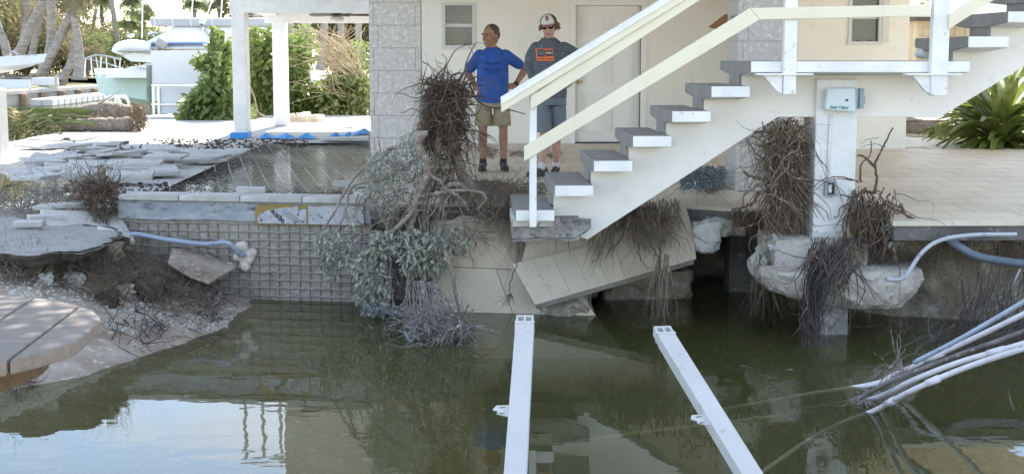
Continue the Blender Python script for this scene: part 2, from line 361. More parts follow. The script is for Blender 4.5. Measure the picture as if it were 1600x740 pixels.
# left bank: sand rising out of the water up to the broken asphalt and the patio edge
WL = [(-1.5, 14.6), (-2.1, 13.95), (-2.05, 13.2), (-2.1, 12.5), (-2.35, 11.6), (-2.7, 10.6), (-3.3, 10.0), (-4.6, 9.5), (-7, 9.2), (-12, 9)]
def sdist(x, y):
    best = 1e9; sg = 1
    for i in range(len(WL) - 1):
        ax, ay = WL[i]; bx, by = WL[i + 1]; dx, dy = bx - ax, by - ay
        t = max(0, min(1, ((x - ax) * dx + (y - ay) * dy) / (dx * dx + dy * dy))); d = math.hypot(x - ax - dx * t, y - ay - dy * t)
        if d < best: best = d; sg = 1 if (dx * (y - ay) - dy * (x - ax)) < 0 else -1
    return best * sg
def bank_h(x, y):
    d = sdist(x, y)
    n = noise.fractal(Vector((x * 1.3, y * 1.3, 2.2)), 1.0, 2.0, 4)
    n2 = noise.fractal(Vector((x * 4.5, y * 4.5, 7.1)), .8, 2.0, 3)
    if d < 0: h = .17 * d - .06 * d * d
    else: h = .40 * d if d < .7 else .28 + .46 * (d - .7)
    h += n * .07 * min(1, max(0, d + .4)) + n2 * .03 * min(1, max(0, d + .3))
    top = .74 + max(0, min(.12, (y - 14) * .1))
    if x < -3.2 or y > 13.6 or True: h = min(h, top + n2 * .015)
    if y > 11.8 and x < -3.5: h = min(h, .70)
    if x > -3.15: h = min(h, .5 + n * .06)
    if y > 15.6: h = min(h, .74 - (y - 15.6) * .35)
    return max(h, -1.45)
bk = MB()
NX, NY = 150, 150
bk.grid(lambda u, v: (-12 + 12.2 * u ** .8, 7 + 13 * v ** 1.2, bank_h(-12 + 12.2 * u ** .8, 7 + 13 * v ** 1.2)) , NX, NY)
# hidden under the house: keep the bank west of the basin wall
bk.v = [(x, y, z if (x < -1.0 or y < 13.4) else min(z, -1.0)) for x, y, z in bk.v]
bk.v = [(x, y, (min(z, .3) if (y > 14.15 and x > -3.2) else z)) for x, y, z in bk.v]
bk.build('sand_bank', 'bank_sand', smooth=True, kind='structure')

# eroded limestone face below the house floor
path = arc([(-.75, 13.8, 0), (-.5, 15.2, 0), (1.2, 15.9, 0), (2.7, 15.3, 0), (3.35, 13.9, 0), (3.75, 12.95, 0), (4.6, 12.55, 0), (6, 12.4, 0), (9.2, 12.3, 0)], 10)
def wallpt(u, v):
    i = u * (len(path) - 1); a = int(min(i, len(path) - 2)); p = path[a].lerp(path[a + 1], i - a)
    z = -1.45 + 2.3 * v
    n = noise.fractal(Vector((p.x * 1.6, p.y * 1.6, z * 1.6)), .9, 2.0, 5); n2 = noise.noise(Vector((p.x * .9, 3, z * 2.6)))
    out = .35 * (1 - v) ** 1.4 + .20 * n + .22 * n2 - (.3 if v > .85 else 0)
    return (p.x, p.y - out, z)
MB().grid(wallpt, 260, 60).build('eroded_bank', 'limestone', smooth=True, kind='structure')
mm = MB(); poly(mm, [(-1.0, 17.0), (4.6, 17.0), (4.6, 13.4), (9.0, 12.9), (9.0, 34), (-1.0, 34)], .82, .3); mm.build('subsoil', 'soil', kind='structure')

# ---------------------------------------------------------------- patio
PC = [(-1.1, 13.61), (-.88, 13.57), (-.6, 13.42), (.05, 13.5), (.6, 13.3), (1.1, 13.38), (1.6, 13.2), (2.05, 13.26), (2.4, 13.0), (2.9, 12.86), (3.6, 12.75), (3.62, 11.83), (9, 11.8), (9, 34), (-1.1, 34)]
pa = MB()
poly(pa, [(-3.29, 14.02), (-3.1, 13.985), (-3.1, 34), (-7.3, 34), (-7.2, 19.2), (-6.3, 18.9), (-5.6, 18.6), (-5.1, 17.4), (-4.4, 16.2), (-3.7, 15.2)], .952, .82)
poly(pa, [(-3.1, 13.985), (-1.1, 13.61), (-1.1, 14.25), (-3.1, 14.3)], .952, .82)
poly(pa, [(-3.1, 23), (-1.1, 23), (-1.1, 34), (-3.1, 34)], .952, .82)
pa.build('patio', 'dusty_patio', kind='structure')
pr = MB(); poly(pr, PC, .924, .80)
pr.grid(lambda u, v: (3.64 + 5.4 * u, 11.85 + .05 * noise.fractal(Vector((u * 40, v * 3, 2)), .8, 2.0, 4) + .06 * (1 - v) ** 2, .925 - (.15 + .05 * noise.noise(Vector((u * 22, 0, 1))) + .02 * noise.noise(Vector((u * 90, 0, 5)))) * (1 - v)), 240, 8); pr.span((3.7, 11.95, .80), (9, 12.25, .83)); pr.span((-.84, 13.78, -1.2), (.35, 14.0, .699)); pr.span((-1.0, 13.66, .70), (2.6, 14.0, .80))
PATIO = MB(); poly(PATIO, PC, .952, .925); PATIO = PATIO.build('paved_floor', 'travertine', kind='structure')
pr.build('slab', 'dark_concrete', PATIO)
lip = MB(); lip.prism([(3.6, 11.80, .965), (9, 11.77, .965), (9, 11.77, .925), (3.6, 11.80, .925)], (0, .06, 0)); lip.build('edge_trim', 'travertine', PATIO)
def inside(x, y, P):
    c = False; j = len(P) - 1
    for i in range(len(P)):
        if (P[i][1] > y) != (P[j][1] > y) and x < (P[j][0] - P[i][0]) * (y - P[i][1]) / (P[j][1] - P[i][1]) + P[i][0]: c = not c
        j = i
    return c
def tile_mesh(w, d, h, bv=.004):
    a, b = w / 2, d / 2
    return MB().add([(-a, -b, 0), (a, -b, 0), (a, b, 0), (-a, b, 0), (-a, -b, h - bv), (a, -b, h - bv), (a, b, h - bv), (-a, b, h - bv),
        (-a + bv, -b + bv, h), (a - bv, -b + bv, h), (a - bv, b - bv, h), (-a + bv, b - bv, h)],
        [(8, 9, 10, 11), (0, 1, 5, 4), (1, 2, 6, 5), (2, 3, 7, 6), (3, 0, 4, 7), (4, 5, 9, 8), (5, 6, 10, 9), (6, 7, 11, 10), (7, 4, 8, 11)])
# travertine shades: one mesh per shade so that neighbours differ
def shade(name, base, k, warm=0):
    c = [x * k for x in base]; mat(name, (c[0] + warm, c[1], c[2] - warm), .55, (c[0] * .84, c[1] * .82, c[2] * .78), 1.6, c3=(c[0] * .7, c[1] * .68, c[2] * .62), scale3=14, lo3=.6, hi3=.74, bump=.12, bscale=45, dist=.004)
shade('travertine_a', (.65, .575, .465), 1.0); shade('travertine_b', (.65, .575, .465), .93, .01); shade('travertine_d', (.46, .39, .31), .95, .01); shade('travertine_e', (.56, .50, .41), .98); shade('travertine_f', (.51, .44, .355), .98); shade('travertine_c', (.65, .575, .465), 1.06, -.01)
def proto_obj(me_b, name, m):
    o = me_b.build(name, m); col.objects.unlink(o); return o
TP = [proto_obj(tile_mesh(.594, .594, .014), 'tile', 'travertine_' + k) for k in 'abc']
def lay(x, y, z, rz=0):
    o = TP[random.choice((0, 0, 1, 2))].copy(); o.name = 'tile'; col.objects.link(o); o.parent = PATIO
    o.location = Vector((x, y, z)) - ORG[PATIO.name]; o.rotation_euler = (random.uniform(-.002, .002), random.uniform(-.002, .002), rz)
for r in range(20):
    for c in range(9):
        x = 3.93 + c * .6 + (.3 if r % 2 else 0); y = 12.15 + r * .6
        if x + .3 < 9 and not (y > 20.8 and x < 6.9): lay(x, y, .9525)
for r in range(15):
    for c in range(8):
        x = -.78 + c * .6 + (.3 if r % 2 else 0) - (.3 if r % 2 and c == 0 else 0); y = 13.75 + r * .6
        if x > 3.55: continue
        if all(inside(x + a, y + b, PC) for a in (-.28, .28) for b in (-.28, .28)) and not (x < -.4 and 16.2 < y < 17.4) and not (2.6 < x and 14.3 < y < 15.5): lay(x, y, .9525)
# coping tiles along the flooded basin's near edge
A0, B0 = Vector((-3.31, 13.99, 0)), Vector((-.86, 13.53, 0)); dvec = (B0 - A0).normalized(); nrm = Vector((-dvec.y, dvec.x, 0)); ang = math.atan2(dvec.y, dvec.x)
POOL = thing('pool', (-2.1, 14.2, -1.0), 'flooded pool with a wire-gridded concrete front wall and pale coping, left of the stone column', 'pool')
cp = [proto_obj(tile_mesh(.60, .34, .05, .006), 'coping_tile', 'pale_tile')]
for k in range(4):
    c = A0 + dvec * (.31 + k * .612) + nrm * .15
    o = cp[0].copy(); col.objects.link(o); o.parent = POOL; o.location = Vector((c.x, c.y, .955)) - ORG[POOL.name]; o.rotation_euler = (0, 0, ang)
W = lambda s, z, off=0: A0 + dvec * s + nrm * off + Vector((0, 0, z))
LEN = (B0 - A0).length
wl = MB()
def pw(u, v):
    s = -.02 + (LEN + .02) * u; z = -1.4 + 2.2 * v
    return W(s, z, .06 - .012 * noise.noise(Vector((s * 5, z * 5, 1))) + .012 * noise.noise(Vector((s * 20, z * 20, 3))))
wl.grid(pw, 120, 100); wl.prism([W(0, -1.4, .1), W(LEN, -1.4, .1), W(LEN, .9, .1), W(0, .9, .1)], nrm * .2)
wl.build('wall', 'gunite', POOL, smooth=False)
bd = MB(); bd.grid(lambda u, v: W(-.02 + (LEN + .02) * u, .765 + .18 * v + .012 * noise.noise(Vector((u * 9, v, 0))) * (1 - v), .028 + .01 * noise.noise(Vector((u * 30, v * 4, 5)))), 80, 10)
bd.prism([W(-.02, .765, .03), W(-.02, .945, .03), W(-.02, .945, .2), W(-.02, .765, .2)], dvec * .02)
bd.build('render_band', 'blue_render', POOL, smooth=True)
random.seed(3)
for k in range(16):      # horizontal reinforcing wires caked with mortar
    z = .735 - k * .077; b = MB(); pts = []
    for i in range(61):
        s = .02 + (LEN - .04) * i / 60; sag = .003 * math.sin(i * .9 + k) + .006 * noise.noise(Vector((i * .3, k * 3, 0)))
        pts.append(W(s, z + sag, .046 + .004 * math.sin(i * 1.57)))
    b.tube(pts, .0075, 5); b.build('reinforcing_wire', 'mortar_wire', POOL, smooth=True)
for k in range(24):
    s = .07 + k * .101 + random.uniform(-.006, .006); b = MB()
    b.tube([W(s + .003 * math.sin(j * 1.3), .745 - j * .077, .05 + .003 * (j % 2)) for j in range(23)], .0045, 4); b.build('reinforcing_rod', 'dark_slot', POOL)
# worn insulation board let into the wall, with its torn printed paper
s0 = (aZ(398, 330, .9) - A0).dot(dvec); 
def sx(px, z=.85):
    v = ray(px, 330); 
    # sight line met with the wall plane
    n = nrm; t = (A0 - Vector((0, 0, CAM_H))).dot(n) / v.dot(n); return ((Vector((0, 0, CAM_H)) + v * t) - A0).dot(dvec)
s0, s1, s2 = sx(398), sx(480), sx(569)
ib = MB(); ib.prism([W(s0 + .04, .93, .012), W(s0, .88, .012), W(s0, .735, .012), W(s2, .74, .012), W(s2, .925, .012)], nrm * .03)
IB = ib.build('insulation_board', 'mustard', POOL)
pp = MB()
top = [W(s0 + .14, .875, .006), W(s0 + .21, .885, .006), W(s0 + .27, .90, .006), W(s0 + .36, .905, .006), W(s1 - .08, .922, .006), W(s1 - .1, .90, .006), W(s1 - .05, .88, .006), W(s1 - .012, .915, .006)]
pp.prism([W(s0 + .03, .748, .006), W(s0 + .02, .80, .006), W(s0 + .07, .85, .006)] + top + [W(s1 - .012, .746, .006)], nrm * .004)
pp.prism([W(s1 + .008, .746, .006), W(s1 + .008, .925, .006), W(s1 + .12, .915, .006), W(s1 + .2, .928, .006), W(s2 - .12, .922, .006), W(s2 - .01, .92, .006), W(s2 - .008, .746, .006)], nrm * .004)
pp.build('paper_facing', 'paper', IB)
def text_obj(name, body, size, mtx, m, parent=None, extrude=.001, shear=0, bold=0, align='CENTER'):
    cu = bpy.data.curves.new(name, 'FONT'); cu.body = body; cu.size = size; cu.extrude = extrude; cu.shear = shear; cu.align_x = align; cu.align_y = 'CENTER'; cu.offset = bold
    t = bpy.data.objects.new(name, cu); col.objects.link(t)
    dg = bpy.context.evaluated_depsgraph_get(); me = bpy.data.meshes.new_from_object(t.evaluated_get(dg)); bpy.data.objects.remove(t); bpy.data.curves.remove(cu)
    b = MB(); b.add([mtx @ v.co for v in me.vertices], [tuple(p.vertices) for p in me.polygons]); bpy.data.meshes.remove(me)
    return b.build(name, m, parent, recalc=False)
def frame(o, xd, yd):
    xd = Vector(xd).normalized(); yd = Vector(yd); yd = (yd - xd * yd.dot(xd)).normalized(); z = xd.cross(yd)
    m = Matrix((xd, yd, z)).transposed().to_4x4(); m.translation = Vector(o); return m
text_obj('lettering', 'ointer', .07, frame(W(s0 + .22, .815, .003), dvec * -.75 + Vector((0, 0, .72)), dvec * -.7 + Vector((0, 0, -.7))), 'ink', IB, bold=.002)
for k in range(3):
    b = MB(); a = W(s0 + .26 + k * .035, .86, .003); b.prism([a, a + dvec * .14 + Vector((0, 0, -.105)), a + dvec * .145 + Vector((0, 0, -.102)), a + dvec * .005 + Vector((0, 0, .002))], nrm * .001); b.build('printed_line', 'ink', IB)
# flooded basin behind the wall
ba = MB()
ba.prism([(-3.1, 14.3, .5), (-1.1, 14.25, .5), (-1.1, 23, .5), (-3.1, 23, .5)], (0, 0, -.1))
for a, b_ in (((-3.1, 14.3), (-3.1, 23)), ((-3.1, 23), (-1.1, 23)), ((-1.1, 23), (-1.1, 14.25))):
    ba.add([(a[0], a[1], .4), (b_[0], b_[1], .4), (b_[0], b_[1], .949), (a[0], a[1], .949)], [(0, 1, 2, 3)])
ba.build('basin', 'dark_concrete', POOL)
MB().add([(-3.1, 14.3, .915), (-1.1, 14.25, .915), (-1.1, 23, .915), (-3.1, 23, .915)], [(0, 1, 2, 3)]).build('basin_water', 'basin_water', kind='structure')
# foam collar and pipe stub in the wall
P = W(sx(380), .42, .0); fo = MB()
for k in range(16):
    a = k * 2.4; fo.ball(P + dvec * (.09 * math.cos(a) * random.uniform(.2, 1)) + Vector((0, 0, .11 * math.sin(a) * random.uniform(.2, 1))) + nrm * random.uniform(-.01, .04), (random.uniform(.03, .06),) * 3, 8, 6)
FC = fo.build('foam_collar', 'foam', POOL, smooth=True); rm = FC.modifiers.new('remesh', 'REMESH'); rm.mode = 'VOXEL'; rm.voxel_size = .008; rm.use_smooth_shade = True; fm = FC.modifiers.new('smooth', 'SMOOTH'); fm.iterations = 3
b = MB(); b.tube([W(sx(322), .46, .05), W(sx(330), .462, 0), W(sx(336), .455, -.01)], [.012, .014, .02], 6); b.build('pipe_stub', 'mortar_wire', POOL)

# ================================================================ HOUSE
HOUSE = thing('house', (3, 22, FL), 'white stilt house with travertine floor and concrete ceiling over the open ground level', 'house')
def wall_open(m, x0, x1, z0, z1, Y, T, ops):
    xs = sorted({x0, x1, *[a for o in ops for a in (o[0], o[1])]}); zs = sorted({z0, z1, *[a for o in ops for a in (o[2], o[3])]})
    for i in range(len(xs) - 1):
        for j in range(len(zs) - 1):
            cx, cz = (xs[i] + xs[i + 1]) / 2, (zs[j] + zs[j + 1]) / 2
            if any(o[0] < cx < o[1] and o[2] < cz < o[3] for o in ops): continue
            m.span((xs[i], Y, zs[j]), (xs[i + 1], Y + T, zs[j + 1]))
YB = 22.6
X = lambda px, Y: aY(px, 100, Y).x
Z = lambda py, Y, px=800: aY(px, py, Y).z
dx0, dx1 = X(899, YB), X(1001, YB); dz1 = FL + 2.14
wx0, wx1, wz0, wz1 = X(694, YB), X(740, YB), Z(71, YB), Z(9, YB)
b = MB(); wall_open(b, -1.0, 5.0, FL - .02, 3.8, YB, .2, [(dx0, dx1, FL - .02, dz1), (wx0, wx1, wz0, wz1)])
b.span((-1.0, YB + .2, FL), (-.8, 29, 3.8)); b.span((-.8, 28.8, FL), (8.0, 29, 3.8)); b.build('wall', 'white_wall', HOUSE)
b = MB(); b.span((-1.0, YB - .015, FL), (dx0 - .09, YB, FL + .09)); b.span((dx1 + .09, YB - .015, FL), (4.4, YB, FL + .09)); b.build('skirting', 'white_wall', HOUSE)
# door
D = MB().span((dx0 + .004, YB + .06, FL + .02), (dx1 - .004, YB + .1, dz1 - .004)).build('door', 'door_paint', HOUSE)
dw = dx1 - dx0
for (u0, u1, v0, v1) in ((.12, .46, .80, .94), (.54, .88, .80, .94), (.12, .46, .44, .75), (.54, .88, .44, .75), (.12, .46, .08, .37), (.54, .88, .08, .37)):
    p = MB(); a0, a1, c0, c1 = dx0 + dw * u0, dx0 + dw * u1, FL + 2.14 * v0, FL + 2.14 * v1
    p.span((a0, YB + .035, c0), (a1, YB + .0595, c0 + .02)); p.span((a0, YB + .035, c1 - .02), (a1, YB + .0595, c1)); p.span((a0, YB + .035, c0 + .021), (a0 + .02, YB + .0595, c1 - .021)); p.span((a1 - .02, YB + .035, c0 + .021), (a1, YB + .0595, c1 - .021))
    p.span((a0 + .05, YB + .052, c0 + .05), (a1 - .05, YB + .0596, c1 - .05)); p.build('panel', 'door_paint', D)
p = MB(); p.ball((dx0 + .07, YB + .01, FL + .96), .032, 12, 8); p.tube([(dx0 + .07, YB + .058, FL + .96), (dx0 + .07, YB + .02, FL + .96)], .018, 10); p.build('handle', 'brass', D, smooth=True)
p = MB(); p.span((dx0 - .09, YB - .02, FL), (dx0, YB + .08, dz1)); p.span((dx1, YB - .02, FL), (dx1 + .09, YB + .08, dz1)); p.span((dx0 - .09, YB - .021, dz1 + .001), (dx1 + .09, YB + .08, dz1 + .08)); p.build('door_frame', 'door_paint', HOUSE)
MB().span((dx0, YB + .02, FL - .01), (dx1, YB + .12, FL + .018)).build('threshold', 'gap', HOUSE)
def window(x0, x1, z0, z1, Y, split, tight=False):
    f = MB(); t = .045; 
    f.span((x0 - .03, Y - .02, z1), (x1 + .03, Y + .1, z1 + t)); f.span((x0 - .04, Y - .035, z0 - .05), (x1 + .04, Y + .1, z0)); f.span((x0 - .03, Y - .02, z0), (x0 + .02, Y + .1, z1)); f.span((x1 - .02, Y - .02, z0), (x1 + .03, Y + .1, z1))
    F = f.build('window', 'sash', HOUSE)
    zm = z0 + (z1 - z0) * split
    MB().span((x0 + .021, Y + .02, zm - .025), (x1 - .021, Y + .07, zm + .025)).build('meeting_rail', 'sash', F)
    MB().span((x0 + .021, Y + .06, z0 + .001), (x1 - .021, Y + .066, zm - .026)).build('pane', 'glass_dark', F)
    MB().span((x0 + .021, Y + .045, zm + .026), (x1 - .021, Y + .051, z1 - .001)).build('pane', 'glass_dark', F)
    for s in (.3, .7):
        MB().span((x0 + (x1 - x0) * s - .02, Y + .03, z0 + .003), (x0 + (x1 - x0) * s + .02, Y + .058, z0 + .02)).build('latch', 'black_plastic', F)
window(wx0, wx1, wz0, wz1, YB, .5)
# projecting room on the right
YR = 21.2; rx0, rx1 = X(1180, YR), X(1419, YR)
v0, v1, q0, q1 = X(1327, YR), X(1373, YR), Z(65, YR, 1350), Z(-8, YR, 1350)
b = MB(); wall_open(b, rx0, rx1, FL - .02, 3.8, YR, .2, [(v0, v1, q0, q1)]); b.span((rx1 - .2, YR + .2, FL), (rx1, 28.8, 3.8)); b.span((rx0, YR + .2, FL), (rx0 + .2, YB, 3.8)); b.build('wall', 'white_wall', HOUSE)
window(v0, v1, q0, q1, YR, .52)
b = MB(); b.span((v1 + .03, YR - .03, q0 - .02), (v1 + .13, YR - .002, q1)); b.build('window_trim', 'sash', HOUSE)
# slabs, upper storey and roof
b = MB(); b.span((-1.25, 13.3, 3.6), (8.4, 29, 3.9)); b.build('ceiling', 'white_ceiling', HOUSE)
b = MB(); b.span((-1.2, 13.6, 4.1), (8.0, 13.8, 7.1)); b.span((-1.2, 13.8, 4.1), (-1.0, 29, 7.1)); b.span((7.8, 13.8, 4.1), (8.0, 29, 7.1)); b.span((-1.0, 28.8, 4.1), (7.8, 29, 7.1)); b.build('upper_wall', 'white_wall', HOUSE)
xl = X(432, 23.5)
b = MB(); b.span((xl, 23.6, 3.55), (-1.21, 23.8, 7.1)); b.span((xl, 23.8, 3.55), (xl + .2, 29, 7.1)); b.span((xl + .2, 28.8, 3.55), (-1.21, 29, 7.1)); b.build('upper_wall', 'white_wall', HOUSE)
b = MB(); b.prism([(-5.2, 13.1, 7.1), (8.4, 13.1, 7.1), (8.4, 29.6, 7.1), (-5.2, 29.6, 7.1)], (0, 0, .22)); b.span((-1.3, 11.5, 7.1), (8.4, 13.099, 7.32)); b.build('roof', 'shingle', HOUSE)
for q in (1.2, 4.2): MB().span((q, 13.55, 4.9), (q + 1.4, 13.61, 6.3)).build('upper_window', 'glass_dark', HOUSE)

# ---------------------------------------------------------------- coral stone columns
def column(px0, px1, Y, ztop, rows, phase, label, wpx):
    x0, x1 = X(px0, Y), X(px1, Y); dep = .6
    T = thing('stone_column', ((x0 + x1) / 2, Y + dep / 2, FL), label, 'column')
    MB().span((x0 + .02, Y + .02, FL - .05), (x1 - .02, Y + dep - .02, ztop)).build('core', 'pale_concrete', T)
    h = .256; w_ = x1 - x0; k = 0; z = FL - .1 + phase
    while z < ztop:
        zt = min(z + h, ztop); zb = max(z, FL)
        sp = ([0, .175, 1] if k % 2 == 0 else [0, .09, .9, 1])
        for i in range(len(sp) - 1):
            g_ = .0014
            bb = MB(); d = random.uniform(0, .003)
            bb.span((x0 + w_ * sp[i] + g_, Y - d, zb + g_), (x0 + w_ * sp[i + 1] - g_, Y + dep, zt - g_)); bb.build('block', 'coral_stone', T, bevel=.003)
        z = zt; k += 1
    return T
column(577, 657.5, 16.6, 3.799, 11, .02, 'tall coral-stone block column standing behind the hanging uprooted tree', 80)
column(1152, 1246, 14.6, 3.799, 10, .08, 'coral-stone block column behind the stair landing and the brown root curtain', 90)
# wooden corbel on the right-hand column
a = aY(1110, 42, 14.8); bb = aY(1137, 22, 14.8); c = aY(1137, 45, 14.8); 
b = MB(); b.prism([a, a + Vector((.12, 0, -.03)), c + Vector((.0, 0, .0)), bb], (0, .14, 0)); b.build('wood_bracket', 'wood_bracket', label='small brown wooden bracket on the side of the stone column above the stairs', cat='bracket')

# ---------------------------------------------------------------- covered porch beyond the pool
PO = thing('porch', (-2.6, 25, FL), 'white square-columned porch behind the flooded pool, with deck above', 'porch')
YA = 24.3; ax0, ax1 = X(363, YA), X(384, YA)
b = MB(); b.span((ax0, YA, FL), (ax1, YA + .45, 3.04)); b.build('column', 'white_paint', PO, bevel=.008)
YC = 28.4; cx0, cx1 = X(426, YC), X(447, YC)
b = MB(); b.span((cx0, YC, FL), (cx1, YC + .4, 3.04)); b.build('column', 'white_paint', PO, bevel=.008)
zb_ = Z(20, YA, 450)
b = MB(); b.span((ax0 - .02, YA - .02, zb_), (-.9, YA + .28, zb_ + .45)); b.build('beam', 'white_paint', PO)
zc_ = Z(36, YC, 500)
b = MB(); b.span((ax0, YC - .01, zc_), (-.9, YC + .25, zb_ + .44)); b.build('beam', 'white_paint', PO)
b = MB(); b.span((ax0, YA + .285, zb_ + .06), (ax0 + .25, YC - .015, zb_ + .44)); b.build('beam', 'white_paint', PO)
b = MB(); b.span((ax0 - .02, YA - .05, zb_ + .452), (-.9, 29, zb_ + .56)); b.build('deck_slab', 'white_ceiling', PO)
for k in range(4):
    x = ax0 + .05 + k * .3; MB().span((x, YA, zb_ + .561), (x + .05, YA + .05, zb_ + 1.5)).build('rail_post', 'white_paint', PO)
MB().span((ax0, YA, zb_ + 1.501), (xl + .1, YA + .06, zb_ + 1.56)).build('top_rail', 'white_paint', PO)
MB().span((ax0 - .06, YA - .06, FL - .004), (ax1 + .03, YA + .3, FL + .09)).build('tape_wrap', 'blue_tape', PO)
# ceiling fan
fc = aY(527, 24, 26.2); FAN = thing('ceiling_fan', fc, 'dark-bladed ceiling fan with a white bowl hanging under the porch', 'fan')
b = MB(); b.tube([fc + Vector((0, 0, .09)), fc + Vector((0, 0, zb_ + .45 - fc.z))], [.055, .055], 12); b.tube([fc + Vector((0, 0, .1)), fc], [.09, .1], 16); b.build('motor', 'black_plastic', FAN, smooth=True)
for k in range(5):
    a = k * 2 * math.pi / 5 + .12; d = Vector((math.cos(a), math.sin(a), 0)); e = Vector((-d.y, d.x, .25))
    b = MB(); b.prism([fc + d * .08 - e * .05, fc + d * .55 - e * .08, fc + d * .6, fc + d * .55 + e * .08, fc + d * .08 + e * .05], (0, 0, .012)); b.build('blade', 'fan_blade', FAN)
b = MB(); b.ball(fc + Vector((0, 0, -.07)), (.13, .13, .07), 16, 8); b.build('lamp_bowl', 'fan_white', FAN, smooth=True)

# ================================================================ STAIRCASE
YF, YBK = 11.8, 13.2; SF, SB = 12.27, 12.72
ST = thing('staircase', (1.6, 12.5, FL), 'white concrete open staircase with grey painted treads rising to the right over the water', 'staircase')
N0 = X(806, YF); RUN = (X(1173, YF) - X(806, YF)) / 6; Z0 = aY(862, 328, YF).z; RISE = (aY(1173, 96, YF).z - Z0) / 6
def tread(x0, x1, z, name='tread'):
    b = MB(); t = .085
    sec = [(YF, 0), (YF, -t), (SF - .03, -.118), (SB + .03, -.118), (YBK, -t), (YBK, 0)]
    b.prism([(x0, y, z + dz) for y, dz in sec], (x1 - x0, 0, 0))
    o = b.build(name, 'grey_paint', ST, bevel=.008)
    if x0 > -9: MB().prism([(x0 + .012, SF - .032, z - .119), (x0 + .012, YF + .001, z - t - .001), (x0 + .012, YF + .001, z - t - .005), (x0 + .012, SF - .032, z - .123)], (x1 - x0 - .012, 0, 0)).build('soffit', 'white_paint', o)
    c = MB().span((x0 + .002, YF - .006, z - t - .001), (x1, YF - .0005, z - .001)); c.span((x1 - .003, YF - .0005, z - t), (x1 + .003, YF + .25, z - .004)); c.build('end_face', 'white_paint', o)
    return o
xs = [N0 + k * RUN for k in range(7)]; zs = [Z0 + k * RISE for k in range(7)]
for k in range(6):
    tread(xs[k], xs[k] + RUN * .985, zs[k])
    if k: MB().span((xs[k] - .004, SF - .002, zs[k - 1] + .001), (xs[k] + .018, SB + .002, zs[k] - .112)).build('riser', 'grey_paint', ST)
XL = X(1515, YF); tread(xs[6], XL, zs[6], 'landing')
MB().span((xs[6] - .004, SF - .002, zs[5] + .001), (xs[6] + .018, SB + .002, zs[6] - .112)).build('riser', 'grey_paint', ST)
for k in range(1, 8):
    x = XL + (k - 1) * RUN; z = zs[6] + k * RISE
    tread(x - .02, x + RUN * .985, z)
    MB().span((x - .004 + .3 * 0, SF - .002, z - RISE + .001), (x + .018, SB + .002, z - .112)).build('riser', 'grey_paint', ST)
# sawtooth stringer
pt = lambda px, py: aY(px, py, SF)
poly_ = [pt(858, 352), pt(918, 374), pt(1215, 183), pt(1470, 183), pt(1600, 104)]
slope = (poly_[4].z - poly_[3].z) / (poly_[4].x - poly_[3].x)
xe = XL + 7 * RUN; poly_.append(Vector((xe, SF, poly_[3].z + slope * (xe - poly_[3].x))))
up = [Vector((xe, SF, zs[6] + 7 * RISE - .112))]
for k in range(7, 0, -1):
    x = XL + (k - 1) * RUN + .018; z = zs[6] + k * RISE - .112; up += [Vector((x, SF, z)), Vector((x, SF, z - RISE))]
up += [Vector((xs[6] + .018, SF, zs[6] - .112))]
for k in range(6, 1, -1):
    up += [Vector((xs[k] + .018, SF, zs[k - 1] - .112)), Vector((xs[k - 1] + .018, SF, zs[k - 1] - .112))]
up += [Vector((xs[1] + .018, SF, zs[0] - .112)), Vector((xs[0] + .1, SF, zs[0] - .112)), Vector((xs[0] + .1, SF, zs[0] - .2))]
MB().prism(poly_ + up, (0, SB - SF, 0)).build('stringer', 'white_wall', ST, bevel=.006)
# worn concrete foot under the first tread
b = MB(); f0, f1 = X(800, 12.1), X(925, 12.1); zt, zb = zs[0] - .10, aY(860, 377, 12.1).z
def foot(u, v):
    a = 2 * math.pi * u; 
    return None
b.grid(lambda u, v: ((f0 if v < .03 else f0 + (f1 - f0) * v) , 12.08 + .012 * noise.noise(Vector((v * 14, u * 5, 2))) + (.03 if u < .1 else 0), zb + (zt - zb) * u + .012 * noise.noise(Vector((v * 9, u * 3, 8))) - (0 if u > .3 else .0) + max(0, (v - .8)) * .55 * (1 - u)), 12, 60)
b.span((f0 + .01, 12.10, zb + .012), (f1 - .1, 12.8, zt)); b.build('worn_footing', 'concrete', ST, smooth=False)
b = MB(); b.span((f0 + .005, 12.03, aY(860, 352, 12.1).z), (X(865, 12.03), 12.82, zs[0] - .088)); b.build('first_riser', 'dirty_paint', ST)
# landing posts, corbels and rails stand in front of the tread ends
YP = 11.70
def newel(px0, px1, pyb, ztop, m='white_paint'):
    b = MB(); x0, x1 = X(px0, YP), X(px1, YP); b.span((x0, YP, aY(px0, pyb, YP).z), (x1, YP + .085, ztop)); return b.build('newel_post', m, ST, bevel=.006)
rail_top = lambda px: aY(px, 157 - (px - 783) * .613, YP)
newel(828, 839, 355, aY(833, 150, YP).z)
newel(1225, 1245, 148, 3.5); newel(1456, 1482, 150, 3.9)
for px in (1225, 1458):
    b = MB(); x = X(px, YP)
    b.prism([(x - .16, YP + .02, zs[6] - .112), (x - .004, YP + .02, zs[6] - .112), (x - .004, YP + .02, zs[6] - .27), (x - .05, YP + .02, zs[6] - .24)], (0, .05, 0))
    b.span((x - .22, YP - .015, zs[6] - .111), (x + .24, YP + .092, zs[6] - .097)); b.build('corbel', 'white_paint', ST)
def board(name, pts, Y, th, m, zext=None):
    b = MB().prism([aY(x, y, Y) for x, y in pts], (0, th, 0)); return b.build(name, m, ST, bevel=.003)
board('rail_board', [(829, 151), (829, 172), (1250, -101), (1250, -128)], YP - .03, .028, 'cream_paint')
hr = MB(); a0, a1 = aY(783, 157, YP - .05), aY(1250, -128, YP - .05); a2, a3 = aY(1250, -108, YP - .05), aY(784, 176, YP - .05)
